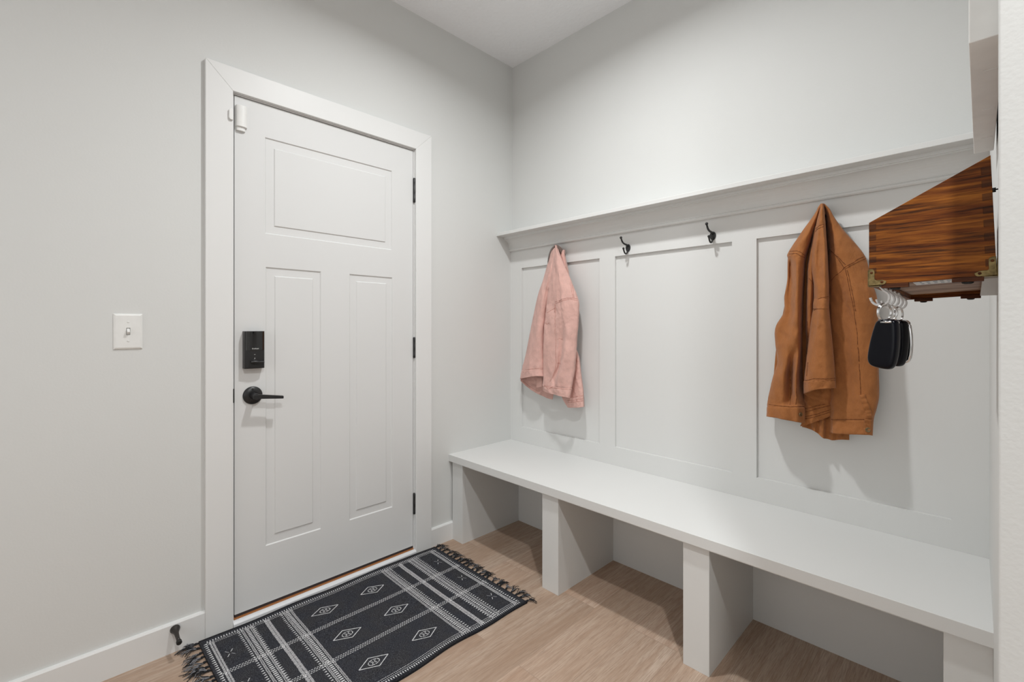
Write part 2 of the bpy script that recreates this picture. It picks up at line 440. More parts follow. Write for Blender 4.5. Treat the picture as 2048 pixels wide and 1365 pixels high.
st = thing('door_stop', 'dark bronze trumpet shaped door stop on the baseboard left of the door', 'door stop', (.014, -1.7224, .0836))
A = Vector((.014, -1.7224, .0836)); ax = Vector((.079, .0010, -.0145))
n = ax.normalized(); ln = ax.length
bm = bmesh.new(); add_lathe(bm, [(0, .0150), (.003, .0153), (.008, .0135), (.016, .0098), (.027, .0070), (ln - .026, .0058), (ln - .014, .0062)], A, n, 24); obj('stem', bm, M['bronze'], st)
bm = bmesh.new(); add_lathe(bm, [(ln - .014, .0068), (ln - .012, .0082), (ln - .003, .0085), (ln, .0068)], A, n, 24); obj('rubber_tip', bm, M['rubber'], st)

# ------------------------------------------------------------------ panelled back wall (trim), shelf, hooks
PB = -.018; PR = -.006
tr = bpy.data.objects.new('trim_1', None); COL.objects.link(tr); tr.location = (L / 2, PB, .467); struct(tr)
boxobj('panel_sheet', (0, L, PR, 0, .40, 1.7153), M['locker'], tr, 0)
boxobj('rail', (0, L, PB, PR, 1.5247, 1.7153), M['locker'], tr, 0)
boxobj('rail', (0, L, PB, PR, .40, .5600), M['locker'], tr, 0)
for x0, x1 in ((0, .0945), (.6590, .7527), (1.3196, 1.4142), (1.9825, L)):
    boxobj('stile', (x0, x1, PB, PR, .5600, 1.5247), M['locker'], tr, 0)
sh = thing('wall_shelf', 'long narrow white ledge shelf with crown moulding above the coat hooks', 'shelf', (L / 2, 0, 1.633))
boxobj('shelf_board', (0, L, -.1386, 0, 1.7153, 1.7335), M['locker'], sh, .0012)
bm = bmesh.new()
cp = [(-.006, 1.634), (-.030, 1.634), (-.034, 1.638), (-.034, 1.644), (-.030, 1.647)]
for k in range(9):
    a = k / 8 * PI / 2; cp.append((-.032 - .043 * (1 - math.cos(a)), 1.651 + .050 * math.sin(a)))
cp += [(-.0755, 1.7045), (-.082, 1.7045), (-.082, 1.7153), (-.006, 1.7153)]
add_prism(bm, cp, 0, L, lambda u, v, w: (w, u, v)); obj('crown_moulding', bm, M['locker'], sh)

def make_hook():
    X = .8286
    t = thing('coat_hook', 'black double coat hook, left one of the two empty hooks', 'coat hook', (X, PB, 1.545), 'coat hooks along the panelled wall')
    bm = bmesh.new()
    pts = []
    for k in range(24):
        a = 2 * PI * k / 24; r = .0165
        pts.append((X + math.cos(a) * r * .80 * (1 + .12 * math.sin(a)), 1.5575 + math.sin(a) * r * 1.15))
    add_prism(bm, pts, PB, PB - .004, lambda u, v, w: (u, w, v)); obj('back_plate', bm, M['black'], t, .0015)
    bm = bmesh.new()
    up = smooth_path([(X, -.020, 1.566), (X, -.034, 1.5715), (X, -.052, 1.5735), (X, -.068, 1.5790), (X, -.0785, 1.5900), (X, -.0830, 1.6000)], 5)
    add_tube(bm, up, [.0052 - .0017 * i / (len(up) - 1) for i in range(len(up))], 10)
    add_lathe(bm, [(-.007, .001), (-.005, .0045), (-.001, .0062), (.003, .0058), (.0058, .003), (.0064, 0)], (X, -.0838, 1.6000), (0, -.25, 1), 14)
    obj('upper_arm', bm, M['black'], t)
    bm = bmesh.new()
    lo = smooth_path([(X, -.020, 1.553), (X, -.024, 1.540), (X, -.034, 1.5285), (X, -.047, 1.5285), (X, -.0565, 1.5385), (X, -.0610, 1.5495)], 5)
    add_tube(bm, lo, .0036, 10)
    add_lathe(bm, [(-.006, .001), (-.004, .0042), (0, .0056), (.003, .0052), (.0055, .0025), (.006, 0)], (X, -.0614, 1.5500), (0, -.25, 1), 14)
    obj('lower_arm', bm, M['black'], t)
    bm = bmesh.new()
    for z in (1.5700, 1.5455): add_lathe(bm, [(0, .003), (.0012, .003), (.0018, .0015)], (X + (.006 if z > 1.56 else 0), PB - .004, z), (0, -1, 0), 12)
    obj('screw', bm, M['black'], t)
    return t
hk = make_hook()
dup(hk, (.4127, 0, .0015), 'black double coat hook, right one of the two empty hooks')
dup(hk, (-.4115, 0, -.004), 'black coat hook that holds the pink jacket')
dup(hk, (.8245, 0, -.006), 'black coat hook that holds the brown jacket')

# ------------------------------------------------------------------ bench
be = thing('storage_bench', 'long white built-in bench with open shoe cubbies under the coat hooks', 'bench', (L / 2, -.25, 0))
boxobj('bench_top', (-.0015, L + .0015, -.4956, PB, .4296, .467), M['locker'], be, .0015)
boxobj('back_panel', (.0, L, -.048, -.030, 0, .4296), M['locker'], be, 0)
boxobj('apron', (.0995, 1.9805, -.4770, -.4600, .4195, .4296), M['locker'], be, .0006)
legs = ((.0118, .0995), (.6703, .7625), (1.3220, 1.4118), (1.9805, L))
for i, (x0, x1) in enumerate(legs):
    boxobj('leg', (x0, x1, -.4785, -.4600, 0, .4296), M['locker'], be, .0008)
    d0, d1 = (x1 - .024, x1 - .0008) if i < 3 else (x0 + .010, x0 + .034)
    boxobj('divider', (d0, d1, -.4600, -.048, 0, .4296), M['locker'], be, 0)

# ------------------------------------------------------------------ rug
RX0, RX1, RY0, RY1, RC = .0255, .7000, -1.6500, -.6130, -1.138
def rug_warp(x, y):
    u = (x - RX0) / (RX1 - RX0)
    wob = .005 * math.sin(y * 9.0 + 1.2) + .0035 * math.sin(y * 21 + .5)
    ew = .006 * math.sin(x * 8 + 1) * (1 if y > RC else -1) * min(1, abs(y - RC) / .5)
    dx = wob * (max(0, 1 - u / .22) * .7 + max(0, (u - .78) / .22) * 1.0)
    z = .0075 + .0011 * math.sin(x * 17 + y * 5) * math.sin(y * 11) + .0022 * max(0, 1 - u / .12) * (1 + math.sin(y * 13))
    return Vector((x + dx, y + ew * .5, z))
rug = thing('area_rug', 'charcoal woven rug with white diamond pattern on the floor before the door', 'rug', ((RX0 + RX1) / 2, RC, 0))
bm = bmesh.new()
def frange(a, b, n): return [a + (b - a) * i / n for i in range(n + 1)]
gx = frange(RX0, RX1, 64); gy = frange(RY0, RY1, 96)
G = [[bm.verts.new(rug_warp(x, y)) for x in gx] for y in gy]
Lw = [[bm.verts.new(rug_warp(x, y) * 1 + Vector((0, 0, -rug_warp(x, y).z + .0008))) for x in (gx[0], gx[-1])] for y in gy]
for j in range(96):
    for i in range(64):
        f = bm.faces.new((G[j][i], G[j][i + 1], G[j + 1][i + 1], G[j + 1][i])); f.smooth = True
        f.material_index = 2 if i == 0 or i == 63 else 0
    for s, c in ((0, 0), (1, 64)):
        f = bm.faces.new((G[j][c], G[j + 1][c], Lw[j + 1][s], Lw[j][s])); f.material_index = 2
for j in (0, 96):
    row = [bm.verts.new((rug_warp(x, gy[j]).x, rug_warp(x, gy[j]).y, .0008)) for x in gx]
    for i in range(64): bm.faces.new((G[j][i], G[j][i + 1], row[i + 1], row[i])).material_index = 2
def ypoly(pts, lift=.0009):
    a = [bm.verts.new(rug_warp(x, y) + Vector((0, 0, lift))) for x, y in pts]
    bm.faces.new(a).material_index = 1
rj = random.Random(3)
def dash(x, y, lx, ly):
    j = lambda s: rj.uniform(-s, s)
    x += j(.0004); y += j(.0005)
    ypoly([(x - lx / 2, y - ly / 2), (x + lx / 2, y - ly / 2 + j(.0004)), (x + lx / 2, y + ly / 2), (x - lx / 2, y + ly / 2 + j(.0004))])
def tri(x, y, w, h):      # base at y, point at y + h
    j = lambda s: rj.uniform(-s, s)
    x += j(.0005); h *= 1 + j(.12)
    ypoly([(x - w / 2, y), (x + w / 2, y), (x + w * .12, y + h), (x - w * .12, y + h)])
XA, XB = .058, .676
def xrow(p, x0=XA, x1=XB):
    x = x0 + p / 2
    while x < x1: yield x; x += p
for s in (1, -1):
    Y = lambda q: RC + s * (q - RC)
    for x in xrow(.0125): tri(x, Y(-.645), .0078, s * .0105)
    for x in xrow(.0062): dash(x, Y(-.6545), .0036, .0065); dash(x + .003, Y(-.6625), .0036, .0062)
    for q, d in ((-.748, 1), (-.790, -1)):
        for x in xrow(.0128): tri(x, Y(q), .0068, s * d * .0088)
    for q in (-.7545, -.7835):
        for x in xrow(.0062): dash(x, Y(q), .0034, .0037); dash(x + .003, Y(q - .0050), .0034, .0037)
    for x in xrow(.0105): dash(x, Y(-.7715), .0056, .0125)
    for x in xrow(.0066): dash(x, Y(-.8365), .0038, .0098); dash(x + .0026, Y(-.8468), .0038, .0085)
    for x in xrow(.0128): tri(x, Y(-.8975), .0068, s * .0088)
    for q in (-.9040, -.9300):
        for x in xrow(.0062): dash(x, Y(q), .0034, .0037); dash(x + .003, Y(q - .0050), .0034, .0037)
    for x in xrow(.0105): dash(x, Y(-.9185), .0056, .0118)
    for x in (.172, .366, .571):   # little crosses
        y = Y(-.692)
        for a, b, c, d in ((-.018, -.012, -.005, -.003), (.018, -.012, .005, -.003), (-.018, .012, -.005, .003), (.018, .012, .005, .003)):
            ypoly([(x + a, y + b - .0011), (x + a + .001, y + b + .0011), (x + c + .001, y + d + .0011), (x + c, y + d - .0011)])
y = RY0 + .018
while y < RY1 - .018:
    for xc in (.268, .4655):
        for o, ph in ((-.0075, 0), (0, .0045), (.0075, 0)): dash(xc + o, y + ph, .0030, .0058)
    y += .0092
y = RY0 + .022
while y < RY1 - .022:
    tri_x = .052
    ypoly([(.057, y - .0028), (.057, y + .0022), (.0475, y + .0012), (.0475, y - .0006)])
    ypoly([(.6785, y - .0028), (.6785, y + .0022), (.6875, y + .0012), (.6875, y - .0006)])
    y += .0088
y = RY0 + .022
while y < RY1 - .022:
    for x in (.0625, .0710, .6640, .6725): dash(x, y, .0022, .0042)
    y += .0062
def line(p, q, w):
    p = Vector((*p, 0)); q = Vector((*q, 0)); d = (q - p).normalized(); nn = Vector((-d.y, d.x, 0)) * w / 2
    k = max(1, int((q - p).length / .006))
    for i in range(k):
        a = p + (q - p) * i / k; b = p + (q - p) * (i + 1.05) / k
        jj = nn * rj.uniform(.8, 1.15)
        ypoly([(v.x, v.y) for v in (a - jj, b - jj, b + jj, a + jj)], .0010)
for yc in (-1.0355, -1.2445):
    for xc in (.165, .368, .572):
        C4 = [(xc, yc + .0545), (xc - .030, yc - .006), (xc, yc - .0545), (xc + .030, yc + .006)]
        for a, b in zip(C4, C4[1:] + C4[:1]): line(a, b, .0033)
        for k in range(8):
            a0 = 2 * PI * k / 8; a1 = 2 * PI * (k + .8) / 8
            line((xc + .0135 * math.cos(a0), yc + .0205 * math.sin(a0)), (xc + .0135 * math.cos(a1), yc + .0205 * math.sin(a1)), .0028)
        for a, b in ((-1, -1), (1, -1), (-1, 1), (1, 1)): line((xc + a * .006, yc + b * .009), (xc + a * .0018, yc + b * .0025), .0030)
rb = obj('rug_body', bm, [M['rug'], M['yarn'], M['rug_edge']], rug)
for end in (1, -1):
    for i in range(23):
        r = random.Random(100 * end + i)
        x0 = RX0 + .012 + (RX1 - RX0 - .024) * (i + r.uniform(-.25, .25)) / 22
        y0 = (RY1 if end > 0 else RY0) - end * .002
        p = rug_warp(x0, y0); p.z = .0045
        ang = r.uniform(-.45, .45) + (.35 if i > 19 else 0); ln = r.uniform(.034, .058) if end > 0 else r.uniform(.050, .072)
        bm = bmesh.new()
        kn = p + Vector((math.sin(ang) * .012, end * math.cos(ang) * .012, .001))
        add_tube(bm, [p, p.lerp(kn, .5), kn, kn + (kn - p) * .25], [.0028, .0030, .0042, .0030], 7, 0)
        for k in range(9 if end > 0 else 12):
            a = ang + r.uniform(-.55, .55); l2 = ln * r.uniform(.65, 1.1); bend = r.uniform(-.5, .5)
            q = []
            for m_ in range(6):
                f = m_ / 5
                q.append((kn.x + math.sin(a + bend * f) * l2 * f, kn.y + end * math.cos(a + bend * f) * l2 * f, max(.0014, .0040 + .010 * math.sin(PI * f) * r.uniform(.2, 1) - .0028 * f)))
            add_tube(bm, q, [.0014, .0014, .0013, .0012, .0011, .0007], 5, 1 if r.random() < (.5 if end < 0 else .27) else 0)
        obj('tassel', bm, [M['fringe_dark'], M['fringe_grey']], rug)

# ------------------------------------------------------------------ jackets
BROWN={
 'front_panel':([[(16525,-800,16082),(16544,-840,16071),(16560,-860,16064),(16571,-860,16062),(16582,-830,16065),(16562,-700,16093)],[(16537,-600,15932),(16599,-800,15885),(16643,-880,15862),(16682,-880,15855),(16724,-830,15857),(16692,-600,15904)],[(16552,-500,15672),(16635,-720,15621),(16722,-880,15579),(16782,-900,15566),(16841,-800,15572),(16789,-450,15640)],[(16566,-450,15196),(16671,-700,15143),(16830,-950,15083),(16953,-930,15067),(17103,-750,15071),(17054,-360,15136)],[(16583,-450,14643),(16705,-700,14596),(16914,-1020,14530),(17149,-960,14508),(17458,-680,14504),(17423,-300,14556)],[(16583,-450,14161),(16716,-700,14121),(16969,-1020,14061),(17314,-990,14028),(17700,-650,14023),(17668,-300,14062)],[(16593,-500,13331),(16744,-700,13307),(17035,-930,13270),(17434,-1080,13232),(17858,-720,13227),(17835,-300,13258)],[(16593,-500,12782),(16773,-700,12765),(17081,-880,12742),(17545,-1130,12709),(17984,-750,12706),(17980,-300,12727)],[(16593,-500,12233),(16788,-720,12223),(17137,-890,12212),(17598,-1140,12196),(18025,-800,12193),(18018,-320,12204)],[(16600,-540,11136),(16815,-780,11147),(17193,-900,11159),(17651,-1150,11176),(18036,-850,11178),(18027,-350,11166)],[(16641,-600,10115),(16854,-840,10146),(17221,-910,10176),(17676,-1150,10223),(18057,-900,10233),(18048,-400,10198)],[(16696,-650,9239),(16893,-900,9287),(17256,-960,9332),(17703,-1160,9401),(18058,-950,9417),(18070,-500,9371)],[(16748,-750,8783),(16931,-960,8833),(17292,-1020,8887),(17729,-1160,8960),(18014,-1000,8977),(18010,-550,8919)],[(16767,-850,8429),(16938,-1000,8475),(17299,-1060,8536),(17729,-1160,8612),(17952,-1060,8630),(17946,-650,8571)],[(16776,-900,7962),(16954,-1030,7987),(17305,-1100,8030),(17709,-1200,8096),(17927,-1100,8097),(17927,-740,8030)]],[[(0.1938,0.3083),(0.325,0.3292),(0.4062,0.35),(0.4625,0.3708),(0.5062,0.3875)],[(0.25,0.3208),(0.3625,0.3375),(0.4313,0.35),(0.4875,0.3667),(0.5438,0.3792)],[(0.5062,0.3875),(0.5813,0.3792),(0.65,0.3708),(0.7125,0.3583),(0.8063,0.35)],[(0.5125,0.3917),(0.5875,0.3833),(0.6562,0.375),(0.7188,0.3667),(0.8125,0.3583)],[(0.5062,0.3875),(0.4375,0.4),(0.3563,0.4083),(0.2938,0.4167),(0.2188,0.4292)],[(0.5188,0.3917),(0.5312,0.4083),(0.5375,0.4292),(0.5375,0.4542),(0.5375,0.4833),(0.5375,0.5042),(0.5438,0.5292),(0.5438,0.5542),(0.55,0.5708),(0.55,0.5875),(0.5563,0.6),(0.5625,0.6125),(0.5687,0.625),(0.5687,0.6375),(0.5687,0.6542),(0.575,0.6667),(0.575,0.6792),(0.575,0.6917),(0.575,0.7083),(0.5813,0.7208),(0.5813,0.7333),(0.5813,0.75),(0.5813,0.7667),(0.5813,0.7833)],[(0.5438,0.3917),(0.5563,0.4083),(0.5625,0.4292),(0.5625,0.4542),(0.5625,0.4833),(0.5625,0.5042),(0.5625,0.5292),(0.5625,0.5542),(0.5687,0.5708)],[(0.05,0.9292),(0.2313,0.9292),(0.3313,0.9292),(0.4125,0.9292),(0.475,0.9292),(0.5438,0.9292),(0.6188,0.9292)]]),
 'sleeve':([[(16440,-750,16107),(16487,-900,16070),(16532,-980,16047),(16559,-1000,16038),(16574,-960,16042),(16575,-880,16057),(16551,-700,16096)],[(16395,-700,15940),(16459,-900,15892),(16533,-1100,15843),(16585,-1160,15822),(16607,-1100,15829),(16600,-950,15858),(16557,-700,15910)],[(16348,-700,15673),(16423,-950,15618),(16511,-1160,15568),(16578,-1210,15548),(16624,-1160,15549),(16627,-1000,15575),(16574,-700,15635)],[(16284,-700,15339),(16359,-950,15289),(16485,-1200,15231),(16571,-1260,15208),(16642,-1250,15199),(16653,-1050,15228),(16597,-700,15291)],[(16190,-700,14592),(16265,-970,14550),(16410,-1220,14502),(16514,-1230,14488),(16690,-1380,14448),(16702,-1100,14480),(16637,-700,14537)],[(16154,-700,13903),(16236,-970,13870),(16384,-1180,13837),(16490,-1220,13823),(16697,-1420,13785),(16739,-1150,13806),(16671,-700,13855)],[(16207,-700,13344),(16295,-1000,13317),(16421,-1220,13293),(16544,-1320,13278),(16711,-1460,13257),(16762,-1180,13272),(16688,-700,13311)],[(16230,-750,12787),(16317,-1050,12770),(16455,-1300,12752),(16582,-1400,12741),(16716,-1460,12732),(16771,-1200,12742),(16694,-700,12768)],[(16212,-750,12374),(16304,-1070,12362),(16458,-1340,12350),(16594,-1460,12343),(16726,-1480,12339),(16777,-1200,12345),(16699,-700,12361)],[(16135,-750,11822),(16235,-1100,11820),(16426,-1380,11817),(16602,-1500,11816),(16757,-1500,11815),(16821,-1230,11816),(16748,-750,11819)],[(16094,-750,11406),(16194,-1100,11412),(16402,-1400,11418),(16606,-1520,11422),(16768,-1500,11424),(16856,-1240,11422),(16791,-800,11415)],[(16004,-750,10429),(16106,-1100,10454),(16354,-1440,10485),(16603,-1560,10505),(16804,-1520,10514),(16930,-1260,10507),(16873,-850,10482)],[(15944,-750,9798),(16047,-1100,9834),(16334,-1480,9887),(16598,-1590,9917),(16821,-1550,9932),(16972,-1280,9923),(16920,-900,9888)],[(15931,-800,9243),(16028,-1120,9279),(16338,-1500,9457),(16600,-1600,9546),(16825,-1570,9590),(16992,-1300,9594),(16946,-950,9550)]],[[(0.1688,0.2417),(0.275,0.2375),(0.3688,0.2292),(0.5125,0.225),(0.6688,0.2208)],[(0.1875,0.2542),(0.2812,0.2458),(0.3938,0.2417),(0.525,0.2375),(0.6625,0.2333)],[(0.225,0.5625),(0.3813,0.5542),(0.525,0.5458),(0.6625,0.5417),(0.8188,0.5375)],[(0.2,0.6292),(0.3438,0.6167),(0.4813,0.6042),(0.6438,0.6),(0.8313,0.5958)],[(0.1938,0.9333),(0.3,0.9292),(0.3938,0.925),(0.5062,0.925),(0.625,0.925),(0.7188,0.925),(0.8375,0.9208)],[(0.1875,0.95),(0.2938,0.9458),(0.3938,0.9375),(0.5062,0.9375),(0.625,0.9375),(0.7188,0.9375),(0.8313,0.9333)],[(0.225,0.85),(0.225,0.8667),(0.225,0.8917),(0.225,0.9125)],[(0,0.6208),(0,0.5917),(0.2,0.5625)]]),
 'sleeve_lining':([[(16026,-900,10024),(16162,-820,10028),(16388,-780,10041),(16618,-780,10058),(16825,-800,10074),(16834,-700,10068)],[(16013,-950,9543),(16167,-840,9547),(16392,-800,9564),(16618,-780,9583),(16818,-700,9595),(16833,-600,9587)],[(16004,-1040,9268),(16125,-920,9152),(16322,-880,9046),(16540,-820,8955),(16731,-660,8865),(16747,-560,8841)]],[]),
 'back_panel':([[(16424,-700,16113),(16460,-820,16084),(16487,-870,16069),(16504,-870,16066),(16516,-840,16069),(16505,-700,16098)],[(16295,-500,15994),(16362,-740,15939),(16412,-840,15912),(16441,-840,15906),(16454,-760,15918),(16425,-500,15971)],[(16173,-400,15824),(16248,-670,15765),(16327,-820,15725),(16367,-820,15718),(16383,-700,15736),(16346,-400,15794)],[(15729,-350,15193),(15824,-650,15137),(16036,-920,15068),(16150,-900,15054),(16184,-700,15078),(16146,-300,15140)],[(15299,-300,14532),(15426,-700,14472),(15685,-970,14412),(15897,-1020,14382),(16002,-900,14383),(15980,-400,14442)],[(15286,-300,14314),(15408,-680,14261),(15554,-860,14227),(15796,-1100,14177),(15956,-960,14174),(15938,-400,14235)],[(15279,-300,14022),(15391,-640,13980),(15464,-600,13977),(15790,-1200,13891),(15936,-980,13897),(15881,-340,13962)],[(15266,-300,13438),(15381,-650,13406),(15486,-640,13399),(15799,-1240,13336),(15918,-980,13345),(15852,-320,13396)],[(15175,-300,12857),(15305,-700,12833),(15491,-760,12821),(15802,-1250,12784),(15900,-980,12792),(15821,-320,12826)],[(15156,-300,12270),(15299,-750,12257),(15524,-840,12250),(15816,-1260,12233),(15888,-980,12238),(15809,-320,12255)],[(14872,-300,11682),(15049,-800,11683),(15435,-960,11683),(15809,-1280,11684),(15879,-1020,11683),(15790,-320,11683)],[(14858,-300,11087),(15029,-800,11103),(15422,-1080,11120),(15774,-1260,11133),(15873,-1020,11129),(15784,-320,11110)],[(14938,-300,10348),(15121,-850,10387),(15483,-1220,10426),(15583,-980,10419),(15858,-1260,10449),(15789,-340,10396)],[(14805,-300,9819),(14998,-850,9874),(15407,-1260,9935),(15501,-800,9908),(15810,-1260,9965),(15809,-400,9901)],[(14657,-350,9064),(14855,-900,9141),(15339,-1240,9226),(15526,-900,9211),(15795,-1220,9272),(15856,-500,9204)],[(14624,-400,8692),(14810,-950,8778),(15315,-1220,8870),(15556,-1020,8875),(15817,-1240,8932),(15955,-800,8897)],[(14617,-400,8526),(14818,-1000,8626),(15326,-1260,8722),(15625,-1220,8754),(15849,-1270,8789),(15990,-900,8761)],[(14610,-400,8166),(14811,-1000,8270),(15329,-1270,8296),(15632,-1250,8267),(15849,-1270,8254),(16001,-950,8195)]],[[(0.2438,0.2417),(0.3813,0.2417),(0.5125,0.2417),(0.7125,0.2667),(0.9125,0.2958)],[(0.2,0.2292),(0.3438,0.2292),(0.475,0.2292),(0.65,0.2375),(0.9,0.2583)],[(0.2125,0.9),(0.3125,0.9167),(0.4,0.9292),(0.4938,0.9333),(0.6,0.9375),(0.7438,0.9375),(0.8563,0.9375),(0.9688,0.9375)],[(0.6,0.75),(0.6063,0.7708),(0.6063,0.7833),(0.6063,0.8),(0.6063,0.8167),(0.6063,0.8458),(0.5938,0.9042)],[(0.8,0.8042),(0.8063,0.8167),(0.8125,0.8375),(0.7875,0.8625),(0.75,0.9167)]]),
 'placket':([[(16189,-500,15385),(16255,-700,15344),(16295,-780,15325),(16318,-780,15322),(16316,-600,15350)],[(16059,-400,14645),(16148,-700,14597),(16230,-860,14568),(16288,-860,14561),(16293,-600,14592)],[(15939,-350,13956),(16052,-750,13908),(16144,-900,13885),(16234,-880,13879),(16263,-600,13902)],[(15926,-350,13388),(16051,-800,13348),(16146,-960,13331),(16235,-940,13326),(16263,-600,13347)],[(15902,-350,12252),(16027,-800,12239),(16138,-980,12232),(16212,-940,12232),(16263,-600,12238)],[(15890,-350,11541),(16008,-740,11544),(16097,-900,11546),(16187,-880,11546),(16263,-600,11545)],[(15908,-320,11113),(16007,-600,11123),(16085,-740,11128),(16148,-700,11128),(16242,-500,11126)],[(15866,-300,9684),(15949,-450,9704),(16009,-500,9713),(16081,-500,9719),(16221,-400,9722)]],[[(0.475,0.4083),(0.6,0.4208),(0.7063,0.4292),(0.8,0.4458),(0.8875,0.4625)],[(0.4,0.6333),(0.45,0.6625),(0.5,0.6958),(0.4438,0.7708),(0.325,0.8458),(0.2563,0.8792),(0.2125,0.9042)]]),
 'inner_hem':([[(15885,-600,9429),(16068,-660,9452),(16301,-640,9472),(16537,-660,9497),(16758,-620,9514)],[(15901,-640,8872),(16077,-700,8900),(16307,-670,8924),(16545,-700,8956),(16763,-650,8976)],[(15920,-700,8391),(16085,-740,8454),(16313,-700,8570),(16549,-720,8686),(16769,-680,8777)],[(15803,-720,8018),(16060,-760,8127),(16320,-730,8272),(16553,-740,8403),(16773,-700,8537)]],[[(0.075,0.4708),(0.3188,0.4458),(0.5,0.4167),(0.6562,0.3917),(0.8063,0.3625),(0.9438,0.3333)],[(0.0688,0.5542),(0.3188,0.5333),(0.5,0.5125),(0.6562,0.4958),(0.8063,0.4667),(0.9438,0.425)],[(0.0875,0.6833),(0.3188,0.6833),(0.5,0.7083),(0.6562,0.7083),(0.8063,0.7083),(0.9438,0.7)],[(0.1063,0.7458),(0.325,0.7583),(0.5,0.7833),(0.6562,0.7875),(0.8063,0.7917),(0.9438,0.7875)]]),
 'hem_gathers':([[(15777,-450,8336),(15951,-540,8373),(16077,-480,8382),(16229,-580,8417),(16343,-500,8422),(16497,-600,8458),(16593,-500,8457),(16754,-600,8493),(16881,-520,8500),(17030,-580,8529),(17130,-520,8535),(17241,-460,8542)],[(15782,-470,8055),(15958,-570,8097),(16079,-490,8103),(16236,-610,8145),(16345,-510,8146),(16505,-640,8190),(16595,-510,8184),(16762,-640,8229),(16882,-530,8231),(17034,-600,8264),(17134,-540,8270),(17244,-480,8278)],[(15809,-480,7947),(15960,-580,7958),(16081,-500,7908),(16238,-620,7897),(16335,-520,7800),(16493,-640,7688),(16579,-520,7648),(16762,-640,7646),(16884,-540,7664),(17035,-610,7730),(17137,-560,7726),(17247,-500,7721)]],[]),
 'rear_layer':([[(16415,-450,16148),(16442,-500,16133),(16460,-500,16130),(16477,-500,16127),(16485,-450,16135)],[(16192,-260,15774),(16294,-320,15747),(16446,-340,15717),(16616,-320,15692),(16726,-260,15683)],[(15762,-250,15203),(16050,-300,15154),(16442,-320,15095),(16756,-300,15052),(17075,-250,15014)],[(15322,-240,14316),(15866,-300,14253),(16442,-320,14190),(17039,-300,14129),(17628,-240,14073)],[(15218,-240,12858),(15866,-300,12825),(16442,-320,12797),(17150,-300,12765),(17932,-240,12732)],[(14902,-240,11087),(15742,-300,11109),(16442,-320,11126),(17205,-300,11145),(17983,-240,11162)],[(14768,-240,9587),(15742,-300,9674),(16442,-320,9734),(17205,-300,9796),(18004,-240,9858)],[(14638,-260,8451),(15747,-320,8601),(16446,-340,8693),(17208,-320,8788),(17944,-260,8874)]],[]),
}
